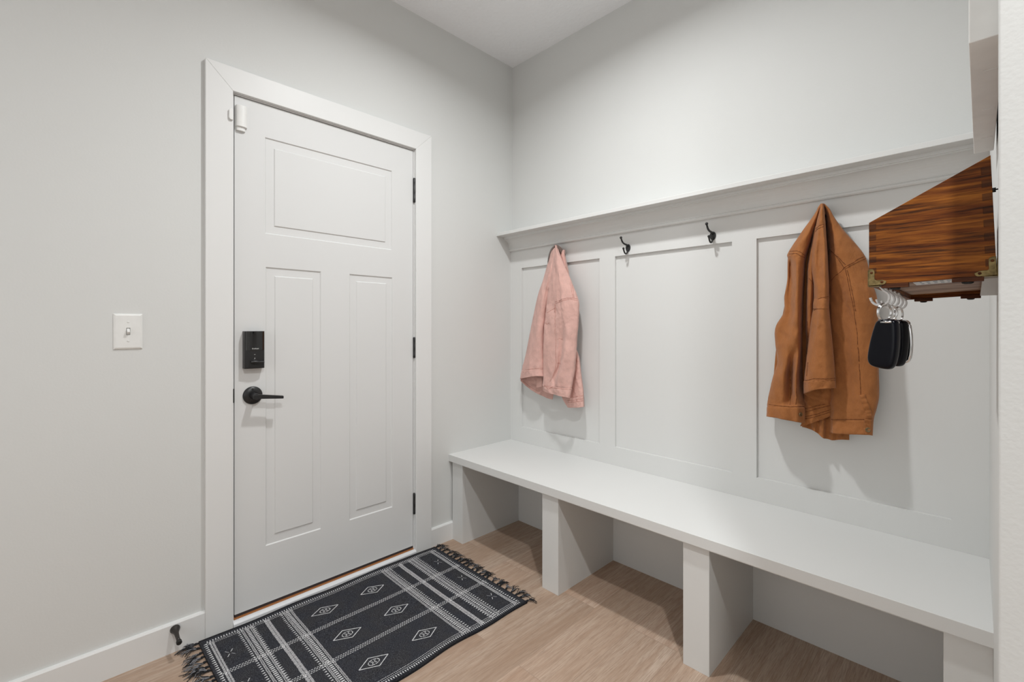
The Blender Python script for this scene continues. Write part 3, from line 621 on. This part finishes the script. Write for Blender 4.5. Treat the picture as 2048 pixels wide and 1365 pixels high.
PINK={
 'back_panel':([[(3874,-600,16203),(4065,-800,16154),(4165,-880,16132),(4197,-880,16128),(4180,-820,16137),(4029,-600,16183)],[(3491,-400,15989),(3791,-700,15919),(4050,-900,15865),(4169,-950,15845),(4203,-900,15847),(4018,-600,15903)],[(3126,-350,15158),(3487,-700,15092),(3910,-970,15027),(4046,-1000,15012),(4097,-930,15013),(3963,-600,15056)],[(2833,-350,14388),(3200,-700,14336),(3708,-1020,14277),(3858,-1000,14267),(3968,-960,14262),(3908,-600,14292)],[(2464,-350,13609),(2895,-750,13567),(3469,-1070,13522),(3600,-1000,13518),(3674,-890,13520),(3542,-500,13547)],[(2160,-350,12632),(2599,-750,12611),(3285,-1120,12585),(3486,-1050,12582),(3495,-840,12587),(3371,-500,12598)],[(1840,-350,11456),(2345,-800,11463),(3099,-1170,11470),(3382,-1100,11471),(3381,-840,11469),(3233,-500,11466)],[(1463,-350,10075),(2026,-850,10120),(2912,-1220,10173),(3321,-1160,10188),(3382,-880,10179),(3164,-500,10153)],[(1217,-400,9143),(1763,-900,9212),(2722,-1270,9300),(3260,-1220,9332),(3423,-940,9324),(3117,-500,9275)],[(1199,-500,8522),(1699,-950,8645),(2710,-1320,8852),(3257,-1280,8943),(3476,-1000,8921),(3182,-600,8868)]],[[(0.2313,0.9042),(0.3438,0.8958),(0.4563,0.8875),(0.6,0.8833),(0.8125,0.8792)],[(0.2313,0.9208),(0.3438,0.9125),(0.4625,0.9042),(0.6063,0.9),(0.8125,0.8917)]]),
 'back_lining':([[(1533,-700,9275),(1875,-560,9288),(2449,-520,9322),(3077,-560,9364),(3726,-650,9411)],[(1490,-760,8730),(1832,-580,8562),(2468,-540,8344),(3077,-560,8226),(3861,-650,8138)],[(1491,-840,8492),(1870,-660,8148),(2540,-620,7853),(3130,-620,7713),(3819,-680,7632)]],[[(0.1063,0.7792),(0.225,0.7792),(0.3313,0.7958),(0.4313,0.7875),(0.55,0.7875)]]),
 'sleeve':([[(3992,-700,16193),(4192,-900,16142),(4325,-1020,16111),(4364,-1040,16103),(4369,-1020,16105),(4312,-900,16127),(4168,-700,16170)],[(4020,-800,15880),(4244,-1000,15830),(4456,-1150,15788),(4534,-1180,15775),(4563,-1150,15776),(4524,-1000,15797),(4299,-700,15859)],[(3854,-800,15048),(4079,-1000,15008),(4488,-1240,14948),(4677,-1300,14925),(4810,-1270,14915),(4967,-1050,14921),(4677,-650,14985)],[(3720,-800,14292),(3958,-1000,14260),(4496,-1250,14203),(4778,-1320,14178),(5019,-1320,14161),(5349,-1050,14156),(5038,-600,14211)],[(3517,-800,13189),(3812,-1050,13167),(4450,-1220,13133),(4899,-1340,13110),(5294,-1380,13092),(5852,-1050,13082),(5514,-550,13117)],[(3471,-800,12588),(3800,-1100,12573),(4422,-1200,12555),(4931,-1340,12540),(5346,-1420,12527),(5910,-1100,12521),(5506,-500,12546)],[(3414,-800,12159),(3750,-1120,12151),(4483,-1260,12140),(4973,-1340,12133),(5354,-1430,12127),(5890,-1100,12124),(5486,-500,12137)],[(3357,-800,11728),(3694,-1120,11728),(4511,-1280,11727),(4986,-1280,11727),(5362,-1440,11726),(5870,-1100,11726),(5466,-500,11727)],[(3311,-800,10950),(3684,-1160,10965),(4531,-1240,10985),(4919,-1120,10990),(5399,-1460,11007),(5806,-1120,11009),(5384,-500,10987)],[(3300,-800,10172),(3673,-1160,10203),(4563,-1240,10244),(4819,-1100,10249),(5370,-1500,10289),(5787,-1160,10292),(5333,-500,10245)],[(3288,-800,9479),(3662,-1160,9524),(4509,-1240,9581),(4687,-1120,9585),(5243,-1520,9643),(5748,-1200,9655),(5261,-500,9582)],[(3265,-800,8786),(3639,-1160,8844),(4246,-1260,8901),(4455,-1200,8913),(4983,-1530,8982),(5665,-1260,9015),(5214,-600,8926)],[(3296,-900,8382),(3618,-1200,8422),(4331,-1360,8453),(4563,-1380,8460),(4962,-1530,8487),(5595,-1300,8486),(5168,-700,8380)]],[[(0.35,0.3583),(0.4813,0.3458),(0.6313,0.3375),(0.6938,0.3333),(0.7313,0.3292),(0.775,0.3333),(0.8313,0.3375)],[(0.35,0.3458),(0.4875,0.3375),(0.6375,0.3292),(0.6938,0.325),(0.7313,0.325),(0.775,0.325),(0.8375,0.3292)],[(0.8,0.2708),(0.7938,0.2833),(0.7812,0.3),(0.775,0.3125),(0.7688,0.325)],[(0.8438,0.2708),(0.825,0.2833),(0.8063,0.3),(0.7938,0.3125),(0.7875,0.325)],[(0.35,0.3625),(0.35,0.4),(0.3438,0.4458),(0.3375,0.5),(0.3375,0.5458),(0.3375,0.5833),(0.3313,0.6083),(0.325,0.6333),(0.3313,0.6542),(0.3313,0.6792),(0.3313,0.7042),(0.3313,0.7292),(0.3313,0.7583),(0.3313,0.7833),(0.3375,0.8125)],[(0.175,0.4375),(0.2188,0.4292),(0.25,0.4167),(0.2938,0.4042),(0.3375,0.3917)],[(0.3375,0.8125),(0.3375,0.8375),(0.3625,0.8625),(0.3688,0.8833),(0.3688,0.9042),(0.3313,0.925),(0.2938,0.9458)],[(0.3625,0.6625),(0.3938,0.6625),(0.4188,0.6583),(0.4563,0.6625),(0.5,0.6625)],[(0.3625,0.8125),(0.3938,0.8125),(0.45,0.8125),(0.5062,0.8167),(0.5813,0.8208)],[(0.15,0.5542),(0.1813,0.5625),(0.2,0.5667),(0.2188,0.5625),(0.2375,0.5542)],[(0.3313,0.3583),(0.3313,0.3917),(0.3313,0.4333)]]),
 'cuff':([[(3406,-1050,8474),(3711,-1280,8455),(4382,-1420,8480),(5140,-1570,8516),(5637,-1340,8510),(5256,-800,8414)],[(3429,-1050,8322),(3751,-1300,8292),(4407,-1450,8287),(5164,-1600,8297),(5602,-1360,8262),(5225,-800,8157)],[(3396,-1000,8160),(3818,-1300,8130),(4399,-1440,8088),(5148,-1580,8061),(5542,-1360,7992),(5153,-800,7887)]],[[(0.2125,0.0625),(0.3125,0.1375),(0.4,0.2042),(0.5062,0.1833),(0.6,0.1792),(0.6875,0.1708),(0.7938,0.1708)],[(0.2313,0),(0.2875,0.1583),(0.325,0.4125),(0.3813,0.2167),(0.4375,0)]]),
 'front_panel':([[(4881,-400,10515),(5142,-600,10530),(5284,-650,10537),(5386,-650,10540),(5180,-340,10523)],[(4776,-400,10033),(5181,-650,10064),(5450,-720,10080),(5609,-650,10084),(5416,-340,10061)],[(4696,-500,9128),(5168,-700,9177),(5567,-820,9215),(5767,-700,9221),(5549,-340,9179)],[(4503,-500,8271),(5051,-750,8349),(5613,-880,8416),(5944,-750,8435),(5690,-340,8371)],[(4363,-540,7839),(5060,-800,7918),(5636,-910,7993),(6010,-800,8039),(5750,-380,7965)],[(4886,-660,7319),(5277,-840,7383),(5759,-940,7464),(6069,-840,7531),(5809,-420,7463)]],[[(0.1875,0.8167),(0.3188,0.8042),(0.45,0.7958),(0.5938,0.7792),(0.775,0.7667)],[(0.1875,0.8625),(0.3125,0.8583),(0.4313,0.8542),(0.5875,0.8417),(0.7812,0.8333)],[(0.175,0.8958),(0.3063,0.8875),(0.425,0.8833),(0.5875,0.875),(0.7875,0.8708)],[(0.4938,0.25),(0.5938,0.2542),(0.7,0.2625)]]),
 'collar':([[(4112,-500,15947),(4325,-640,15905),(4498,-680,15880),(4584,-600,15879),(4455,-360,15922)],[(4221,-500,15466),(4439,-660,15427),(4600,-700,15405),(4658,-600,15410),(4504,-340,15453)],[(4417,-500,14939),(4653,-660,14903),(4781,-700,14887),(4807,-600,14894),(4654,-340,14931)],[(4701,-440,14372),(4833,-540,14355),(4881,-560,14350),(4876,-500,14355),(4771,-340,14375)]],[[(0.3313,0.2),(0.375,0.375),(0.3313,0.5583),(0.3688,0.6833),(0.4062,0.7917),(0.4813,0.9)],[(0.6438,0.2),(0.6562,0.375),(0.6063,0.5583),(0.6375,0.7292),(0.7125,0.875)]]),
 'collar_lining':([[(3302,-500,15372),(3577,-660,15845),(3893,-780,16085),(4170,-860,16176),(4364,-780,16111),(4547,-660,15901),(4610,-500,15635)],[(3412,-600,15212),(3765,-800,15756),(4084,-940,15974),(4287,-1000,16060),(4387,-860,15964),(4466,-720,15703),(4621,-620,15311)]],[]),
 'rear_layer':([[(3587,-420,16192),(3751,-480,16164),(3863,-480,16150),(4029,-480,16130),(4112,-420,16127)],[(3222,-260,15509),(3503,-320,15474),(3745,-340,15447),(4063,-320,15416),(4288,-260,15399)],[(2828,-250,14395),(3256,-300,14361),(3729,-320,14325),(4211,-300,14292),(4711,-250,14259)],[(2167,-250,12634),(2848,-300,12616),(3729,-320,12594),(4537,-300,12574),(5235,-250,12559)],[(1659,-250,10721),(2611,-300,10747),(3729,-320,10776),(4429,-300,10793),(5132,-250,10810)],[(1108,-260,8755),(2267,-320,8847),(3559,-320,8945),(4337,-320,9004),(4983,-260,9048)]],[]),
}

def crom(a, b, c, d, t): return .5 * ((2 * b) + (c - a) * t + (2 * a - 5 * b + 4 * c - d) * t * t + (3 * b - a - 3 * c + d) * t ** 3)
class Cloth:
    def __init__(s, rows, seed, amp):
        s.R = [[Vector(q) / 10000 for q in r] for r in rows]; s.seed = seed; s.amp = amp
    def at(s, u, t):
        R = s.R; n = len(R); m = len(R[0])
        ft = min(max(t, 0), 1) * (n - 1); i = min(int(ft), n - 2); ft -= i
        fs = min(max(u, 0), 1) * (m - 1); j = min(int(fs), m - 2); fs -= j
        c = [crom(*[R[min(max(i + k, 0), n - 1)][min(max(j + q, 0), m - 1)] for q in (-1, 0, 1, 2)], fs) for k in (-1, 0, 1, 2)]
        p = crom(*c, ft)
        e = min(1, 8 * u * (1 - u)) * s.amp
        V3 = Vector; nz = noise.noise
        bend = nz(V3((p.x * 5, p.z * 5, s.seed))) * 1.6
        w = nz(V3((p.x * 21 + bend + s.seed, p.z * 6.5, s.seed * 3.1))) * .0062
        w += (.42 - abs(nz(V3((p.x * 26 + p.z * 9 + bend, p.z * 13, s.seed + 9))))) * .0046
        w += (.42 - abs(nz(V3((p.x * 44 - p.z * 22, p.z * 40, s.seed + 4))))) * .0027
        w += nz(V3((p.x * 95, p.z * 80 + s.seed, 7.7))) * .0017
        p.y -= w * e * 1.35
        return p
    def nrm(s, u, t):
        d = .004
        a = s.at(min(u + d, 1), t) - s.at(max(u - d, 0), t); b = s.at(u, min(t + d, 1)) - s.at(u, max(t - d, 0))
        n = a.cross(b)
        if n.length < 1e-12: return Vector((0, -1, 0))
        n.normalize(); return n if n.y < 0 else -n
    def mesh(s, name, mat, parent, u0=0, u1=1, t0=0, t1=1, nu=44, nv=96, lift=0, thick=.0022, issub=False):
        bm = bmesh.new()
        V = []
        for j in range(nv + 1):
            row = []
            for i in range(nu + 1):
                u = u0 + (u1 - u0) * i / nu; t = t0 + (t1 - t0) * j / nv
                p = s.at(u, t)
                if lift: p = p + s.nrm(u, t) * lift
                row.append(bm.verts.new(p))
            V.append(row)
        for j in range(nv):
            for i in range(nu):
                f = bm.faces.new((V[j][i], V[j][i + 1], V[j + 1][i + 1], V[j + 1][i])); f.smooth = True
        for f in bm.faces: f.normal_update()
        if sum(f.normal.y for f in bm.faces) > 0: bmesh.ops.reverse_faces(bm, faces=bm.faces)
        me = bpy.data.meshes.new(name); bm.to_mesh(me); bm.free(); me.materials.append(mat)
        o = bpy.data.objects.new(name, me); COL.objects.link(o)
        if issub: o.parent = parent
        else: o.parent = parent; o.matrix_parent_inverse = Matrix.Translation(-parent.location)
        md = o.modifiers.new('cloth', 'SOLIDIFY'); md.thickness = thick; md.offset = -1
        return o
    def seam(s, paths, mat, part, r=.0008):
        for st_ in paths:
            if len(st_) < 2: continue
            P = smooth_path([Vector((a, b, 0)) for a, b in st_], 4); q = []
            for k, v in enumerate(P):
                p = s.at(v.x, v.y) + s.nrm(v.x, v.y) * .0004
                if not q or (p - q[-1]).length > .0015: q.append(p)
            if len(q) < 2: continue
            bm = bmesh.new()
            add_tube(bm, q, [r * (1 + .35 * math.sin(k * 1.9)) for k in range(len(q))], 5)
            sub('seam', bm, mat, part)
def on_surface(c, u, t, lift): return c.at(u, t) + c.nrm(u, t) * lift

bj = thing('jacket', 'brown canvas work jacket hanging on the hook at the right', 'jacket', (1.655, -.07, 1.60), 'jackets on the coat hooks')
bc = {}
for k, (name, (rows, seams)) in enumerate(BROWN.items()):
    c = Cloth(rows, 3.3 + k * 5.1, 1.0 if name not in ('rear_layer', 'placket') else .5); bc[name] = c
    o = c.mesh(name, M['brown'], bj); bc[name + '_o'] = o
    if seams: c.seam(seams, M['brown_seam'], o)
c = bc['front_panel']; c.mesh('waistband', M['brown'], bc['front_panel_o'], .10, .985, 14 / 15, 1, 40, 8, .0012, .0022, True)
c = bc['back_panel']; c.mesh('waistband', M['brown'], bc['back_panel_o'], .12, .99, 16 / 17, 1, 40, 8, .0012, .0022, True)
c = bc['sleeve']; c.mesh('cuff', M['brown'], bc['sleeve_o'], .10, .98, .935, 1, 30, 8, .0010, .0022, True)
c.mesh('elbow_band', M['brown'], bc['sleeve_o'], .12, .93, .555, .622, 30, 10, .0012, .0022, True)
def button(c, u, t, part):
    p = c.at(u, t); n = c.nrm(u, t); bm = bmesh.new()
    add_lathe(bm, [(.000, .0075), (.0028, .0080), (.0040, .0072), (.0043, .0055), (.0036, .0050), (.0036, 0)], p + n * .001, n, 20)
    sub('button', bm, M['button'], part)
button(bc['back_panel'], .86, .968, bc['back_panel_o'])
button(bc['front_panel'], .70, .972, bc['front_panel_o'])
# side adjuster strap on the front panel
def strip(c, path, w, mat, part, name, lift=.003):
    bm = bmesh.new(); P = smooth_path([Vector((a, b, 0)) for a, b in path], 8); rows = []
    pts = [on_surface(c, v.x, v.y, lift + .0010 * math.sin(k * 1.35)) for k, v in enumerate(P)]
    for k, p in enumerate(pts):
        t = (pts[min(k + 1, len(pts) - 1)] - pts[max(k - 1, 0)]).normalized(); n = c.nrm(P[k].x, P[k].y)
        sd = t.cross(n).normalized() * w / 2
        rows.append([bm.verts.new(q) for q in (p - sd - n * .003, p - sd, p - sd * .5 + n * .0008, p + sd * .5 + n * .0008, p + sd, p + sd - n * .003)])
    for a, b in zip(rows, rows[1:]):
        for k in range(5): bm.faces.new((a[k], a[k + 1], b[k + 1], b[k])).smooth = True
    for rr in (rows[0], rows[-1]): bm.faces.new(rr)
    return sub(name, bm, mat, part)
strip(bc['front_panel'], [(.60, .783), (.633, .825), (.683, .883), (.72, .922)], .017, M['brown'], bc['front_panel_o'], 'adjuster_strap', .0025)
strip(bc['front_panel'], [(.69, .930), (.69, .960), (.70, .992)], .020, M['brown'], bc['front_panel_o'], 'waist_tab', .0030)
pj = thing('jacket', 'light pink denim jacket hanging on the hook at the left', 'jacket', (.4171, -.07, 1.61), 'jackets on the coat hooks')
pc = {}
for k, (name, (rows, seams)) in enumerate(PINK.items()):
    c = Cloth(rows, 41.3 + k * 4.7, .8 if name not in ('rear_layer', 'collar_lining') else .3); pc[name] = c
    small = name in ('cuff', 'collar', 'collar_lining')
    o = c.mesh(name, M['grey_lining'] if name == 'collar_lining' else M['pink'], pj, nu=44, nv=30 if small else 90); pc[name + '_o'] = o
    if name == 'collar_lining': o['label'] = 'grey brown collar lining'
    if seams: c.seam(seams, M['pink_seam'], o, .00075)
pc['back_panel'].mesh('hem_band', M['pink'], pc['back_panel_o'], .10, .98, .90, 1, 36, 8, .0010, .0022, True)
bm = bmesh.new()
tv = [(.2736, -.075, .8760), (.3123, -.075, .8790), (.3204, -.085, .8313), (.2795, -.085, .8214)]
a = [bm.verts.new(p) for p in tv]; b = [bm.verts.new((p[0], p[1] - .003, p[2])) for p in tv]
bm.faces.new(a[::-1]); bm.faces.new(b)
for k in range(4): bm.faces.new((a[k], a[(k + 1) % 4], b[(k + 1) % 4], b[k]))
sub('hem_tab', bm, M['pink_edge'], pc['back_lining_o'], .0008)

# ------------------------------------------------------------------ wooden box on the right wall
BY0, BY1 = -1.220, -.730
PBL, PBR, PTR, PTL = (1.9320, 1.2267), (2.0540, 1.2321), (2.0488, 1.3772), (1.9320, 1.3141)
def lerp2(a, b, t): return (a[0] + (b[0] - a[0]) * t, a[1] + (b[1] - a[1]) * t)
def inbox(u, v):   # u 0..1 front to back, v metres up from the bottom edge
    b = lerp2(PBL, PBR, u); t = lerp2(PTL, PTR, u); k = v / (t[1] - b[1]); return lerp2(b, t, k)
bx = thing('wooden_box', 'stained wooden wall box with brass corners and white cup hooks on the right wall', 'box', (2.05, -.975, 1.2295))
XZ = lambda u, v, w: (u, w, v)
T = .0085
for y0, y1 in ((BY0, BY0 + T), (BY1 - T, BY1)):
    bm = bmesh.new(); add_prism(bm, [PBL, PBR, PTR, PTL], y0, y1, XZ)
    if y0 == BY0:
        for k in range(6):      # finger joints, front edge
            z = .0770 - k * .0152
            if z < 0: continue
            q = [inbox(0, z), inbox(.068, z + .0002), inbox(.068, z + .0080), inbox(0, z + .0080)]
            add_prism(bm, q, y0 - .0003, y0 + .001, XZ, 1)
        for k in range(8):      # finger joints, wall edge
            z = .0110 + k * .0160
            q = [inbox(.925, z), inbox(1, z), inbox(1, z + .0090), inbox(.925, z + .0090)]
            add_prism(bm, q, y0 - .0003, y0 + .001, XZ, 1)
    obj('side_panel', bm, [M['boxwood'], M['endgrain']], bx, .0004, 1)
bm = bmesh.new(); add_prism(bm, [PBL, (PBL[0] + T, PBL[1] + .0004), (PTL[0] + T, PTL[1] + .004), PTL], BY0 + T, BY1 - T, XZ); obj('front_panel', bm, M['boxwood_long'], bx)
bm = bmesh.new(); add_prism(bm, [(PBR[0] - T, PBR[1] - .0004), PBR, PTR, (PTR[0] - T, PTR[1] - .0045)], BY0 + T, BY1 - T, XZ); obj('rear_panel', bm, M['boxwood_long'], bx)
bm = bmesh.new(); add_prism(bm, [inbox(.07, .0095), inbox(.93, .0095), inbox(.93, .0145), inbox(.07, .0145)], BY0 + T, BY1 - T, XZ); obj('base_board', bm, M['basewood'], bx)
bm = bmesh.new()
pl = lerp2(PTL, PTR, .0); pr_ = lerp2(PTL, PTR, 1)
add_prism(bm, [(PTL[0] + T, PTL[1] - .001), (PTR[0] - T, PTR[1] - .0095), (PTR[0] - T, PTR[1] - .0045), (PTL[0] + T, PTL[1] + .004)], BY0 + T, BY1 - T, XZ); obj('lid', bm, M['boxwood_long'], bx)
for u in (.225, .795):
    for y, s in ((BY0, 1), (BY1 - .012, 1)):
        bm = bmesh.new(); x, z = inbox(u, -.0052)
        add_box(bm, x - .0142, x + .0142, y, y + .012, z, z + .0062)
        ft = obj('foot', bm, M['footwood'], bx, .0004, 1)
        bm = bmesh.new(); add_lathe(bm, [(0, .0058), (.0018, .0052), (.0026, .003), (.0026, 0)], (x, y + .0065, z), (0, 0, -1), 18); sub('bumper', bm, M['rubber'], ft)
def corner(poly, name='brass_corner', y=BY0, ty=-.0011):
    bm = bmesh.new(); add_prism(bm, poly, y, y + ty, XZ); return bm
def rounded_leg(u0, u1, h, flip):
    pts = []
    return pts
# front-left and rear-right corner plates: an L with rounded tips
def Lplate(u_of, long_, tall, wdt):
    P = []
    P.append((0, 0)); P.append((long_ - wdt * .5, 0))
    for k in range(7): a = -PI / 2 + PI * k / 6 * .5; P.append((long_ - wdt * .5 + math.cos(a) * wdt * .5, wdt * .62 + math.sin(a) * wdt * .62))
    P.append((long_ - wdt * .7, wdt)); P.append((wdt * 1.2, wdt)); P.append((wdt, wdt * 1.2)); P.append((wdt, tall - wdt * .7))
    for k in range(7): a = PI * k / 6 * .5; P.append((wdt * .4 + math.cos(a) * wdt * .6, tall - wdt * .6 + math.sin(a) * wdt * .6))
    P.append((0, tall))
    return [inbox(u_of(a), b) for a, b in P]
for side in (0, 1):
    f = (lambda a: a / .122 - .002) if side == 0 else (lambda a: 1.002 - a / .122)
    bm = bmesh.new()
    pts = Lplate(f, .0192, .0225, .0066)
    if side: pts = pts[::-1]
    add_prism(bm, pts, BY0 - .0012, BY0, XZ)
    # leaf wrapped under the bottom edge and round the corner
    e = inbox(0 if side == 0 else 1, -.0004); sx = 1 if side == 0 else -1
    x0, x1 = sorted((e[0] - sx * .001, e[0] + sx * .012))
    add_box(bm, x0, x1, BY0 - .001, BY0 + .018, e[1] - .0010, e[1] - .0002)
    x0, x1 = sorted((e[0] - sx * .0012, e[0] - sx * .0002))
    add_box(bm, x0, x1, BY0 - .001, BY0 + .018, e[1] - .0006, e[1] + .0215)
    pc_ = obj('brass_corner', bm, M['brass'], bx, .0003, 1)
    for a, b in ((.0145, .0036), (.0033, .0175)):
        x, z = inbox(f(a), b); bm = bmesh.new(); add_lathe(bm, [(0, .0017), (.0006, .0016), (.0009, .0008), (.0009, 0)], (x, BY0 - .0011, z), (0, -1, 0), 12); sub('screw', bm, M['endgrain'], pc_)
bm = bmesh.new(); e = inbox(.955, -.0012); add_box(bm, e[0] - .0065, L - .0003, BY0 + .020, BY1 - .02, e[1] - .001, e[1] + .0030); obj('wall_rail', bm, M['steel'], bx, .0004, 1)
bm = bmesh.new(); a = inbox(.30, .0090); b = inbox(.78, .0090)
add_prism(bm, [a, b, (b[0], b[1] + .0004), (a[0], a[1] + .0004)], -1.135, -1.025, XZ)
lb = obj('paper_label', bm, M['paper'], bx)
bm = bmesh.new(); rl = random.Random(5)
for i in range(3):
    for k in range(6):
        u = .36 + k * .062; a = inbox(u, .0089); b = inbox(u + .04 * rl.uniform(.5, 1), .0089); yy = -1.115 + i * .030
        add_prism(bm, [a, b, (b[0], b[1] - .0002), (a[0], a[1] - .0002)], yy, yy + .012, XZ)
sub('print_lines', bm, M['ink'], lb)
bm = bmesh.new(); hx, hz = 2.0500, 1.3375
add_tube(bm, [(hx - .002, -1.205, hz), (hx + .0035, -1.205, hz)], .0028, 10); add_tube(bm, smooth_path([(hx + .0035, -1.205, hz), (hx + .0045, -1.205, hz + .0004), (L - .0005, -1.205, hz + .0010)], 4), .0009, 8)
obj('hanger_screw', bm, M['black'], bx)
HY = [-1.203, -1.146, -1.092, -1.038, -.984]
for y in HY:
    bm = bmesh.new()
    P = smooth_path([(1.9405, y, 1.2290), (1.9431, y, 1.2250), (1.9462, y, 1.2205), (1.9505, y, 1.2163), (1.9522, y, 1.2105), (1.9505, y, 1.2046), (1.9462, y, 1.2010), (1.9412, y, 1.1998), (1.9366, y, 1.2016), (1.9332, y, 1.2055), (1.9315, y, 1.2108)], 6)
    add_tube(bm, P, .00165, 10)
    add_lathe(bm, [(0, .0036), (.0012, .0036), (.0018, .002)], (1.9405, y, 1.2280), (.1, 0, -1), 14)
    obj('cup_hook', bm, M['white_coat'], bx)

def car_key(label, c, rot, sc, hook_y, ring_rot, chrome=False):
    x, y, ztop = c
    t = thing('car_key', label, 'key', (x, y, ztop - .07 * sc), 'car keys on the cup hooks')
    out = [(-.0105, -.001), (-.0125, -.008), (-.0165, -.021), (-.0212, -.0455), (-.0220, -.0570), (-.0195, -.0640), (-.0120, -.0672), (.0035, -.0695), (.0092, -.0668), (.0128, -.0520), (.0148, -.0300), (.0142, -.0050), (.0125, -.0008), (.006, .0012), (-.004, .0012)]
    if chrome: out = [(-.009, 0), (-.013, -.012), (-.0155, -.035), (-.013, -.055), (-.006, -.0635), (.004, -.0645), (.0115, -.058), (.0145, -.036), (.0125, -.012), (.0085, 0), (0, .002)]
    R = Matrix.Rotation(rot, 3, 'Z'); O = Vector((x, y, ztop))
    def pr(inset, d):
        P = []
        for a, b in out: P.append(O + R @ Vector(((a * (1 - inset)) * sc, d, (b + (.034 + b) * -inset * .6) * sc)))
        return P
    bm = bmesh.new(); lv = [(.30, -.0072), (.10, -.0066), (.02, -.0044), (0, -.0012), (0, .0018), (.03, .0048), (.12, .0066), (.32, .0072)]
    rings = [[bm.verts.new(p) for p in pr(i, d)] for i, d in lv]
    n_ = len(out)
    for a, b in zip(rings, rings[1:]):
        for k in range(n_): bm.faces.new((a[k], a[(k + 1) % n_], b[(k + 1) % n_], b[k]))
    bm.faces.new(rings[0][::-1]); bm.faces.new(rings[-1])
    o = obj('fob', bm, M['fob'], t, 0, 2, True)
    md = o.modifiers.new('round', 'SUBSURF'); md.levels = 2; md.render_levels = 2
    if chrome:
        bm = bmesh.new()
        P = [O + R @ Vector((a * 1.06 * sc, .001, b * 1.01 * sc)) for a, b in out]
        add_tube(bm, smooth_path(P + [P[0]], 4), .0022, 8, 0, False); sub('chrome_band', bm, M['chrome'], o)
    else:
        bm = bmesh.new(); P = [O + R @ Vector((a * sc, -.0060, b * sc)) for a, b in ((-.0035, -.0035), (.0095, -.0030))]
        add_tube(bm, P, .0016, 8); sub('loop_bar', bm, M['chrome'], o)
    bm = bmesh.new(); rr = .0120; cz = 1.2008 - rr + .0016
    cx = 1.9448 if ring_rot < .9 else 1.9470
    d = Vector((math.cos(ring_rot), math.sin(ring_rot), 0)); cc = Vector((cx, hook_y, cz))
    for off, r2 in ((-.0007, .0007), (.0007, .0007)):
        nn = Vector((-d.y, d.x, 0)) * off
        add_tube(bm, [cc + nn + (d * math.cos(k * 2 * PI / 32) + Vector((0, 0, 1)) * math.sin(k * 2 * PI / 32)) * rr for k in range(33)], .0009, 8, 0, False)
    obj('key_ring', bm, M['chrome'], t)
    return t
car_key('black car key fob nearest the front, on the first white cup hook', (1.9490, -1.2030, 1.1795), math.radians(-20), 1.0, -1.203, math.radians(60))
car_key('black car key fob just behind the front one', (1.9545, -1.1460, 1.1790), math.radians(-30), .98, -1.146, math.radians(35))
car_key('chrome edged car key hanging behind the two black fobs', (1.9530, -1.0380, 1.1765), math.radians(-48), .98, -1.038, math.radians(70), True)

# ------------------------------------------------------------------ canvas above the box
cv = thing('wall_canvas', 'white edged canvas hung on the right wall above the wooden box', 'canvas', (2.045, -.96, 1.52))
def cvx(y, d): # the canvas follows the wall face
    return 2.0608 + (y - BY0) * .0014 - d
bm = bmesh.new()
for z0, z1 in ((1.5200, 2.02),):
    V = [bm.verts.new((cvx(y, d), y, z)) for z in (z0, z1) for y, d in ((-1.2200, .0307), (-.7000, .0280), (-.7000, .0003), (-1.2200, .0003))]
    for f in ((0, 1, 2, 3), (4, 5, 6, 7), (0, 1, 5, 4), (1, 2, 6, 5), (2, 3, 7, 6), (3, 0, 4, 7)): bm.faces.new([V[i] for i in f])
obj('stretched_canvas', bm, M['canvas'], cv, .0012, 2)
for y in (-1.12, -.96, -.80):
    bm = bmesh.new(); add_box(bm, cvx(y, .018), cvx(y, .004), y, y + .012, 1.5192, 1.5201); obj('canvas_fold', bm, M['canvas'], cv)

# ------------------------------------------------------------------ light
def lamp(name, loc, watts, r, col):
    d = bpy.data.lights.new(name, 'AREA'); d.shape = 'DISK'; d.size = r * 2; d.energy = watts; d.color = col; d.spread = math.radians(158)
    o = bpy.data.objects.new(name, d); COL.objects.link(o); o.location = loc
    return o
lamp('downlight_nook', (1.04, -1.00, H - .006), 18.5, .055, (.985, 1, 1))
lamp('downlight_hall', (2.50, -1.93, H - .006), 27, .055, (.985, 1, 1))
w = bpy.data.worlds.new('ambient_fill'); SC.world = w; w.use_nodes = True  # even white fill, added to raise the ambient through the wall_rear opening
w.node_tree.nodes['Background'].inputs['Color'].default_value = (1, 1, 1, 1)
w.node_tree.nodes['Background'].inputs['Strength'].default_value = 1.45

# ------------------------------------------------------------------ camera
cd = bpy.data.cameras.new('camera'); cam = bpy.data.objects.new('camera', cd); COL.objects.link(cam)
cam.location = (2.0363, -2.0193, 1.1704); cam.rotation_euler = (PI / 2, 0, .7912)
cd.sensor_width = 36; cd.lens = 917.02 / 2048 * 36; cd.shift_y = -(682.5 - 653.18) / 2048
cd.clip_start = .02
SC.camera = cam
vs = SC.view_settings
vs.view_transform = 'Standard'; vs.look = 'None'; vs.gamma = 1; vs.use_curve_mapping = False; vs.exposure = 0.08
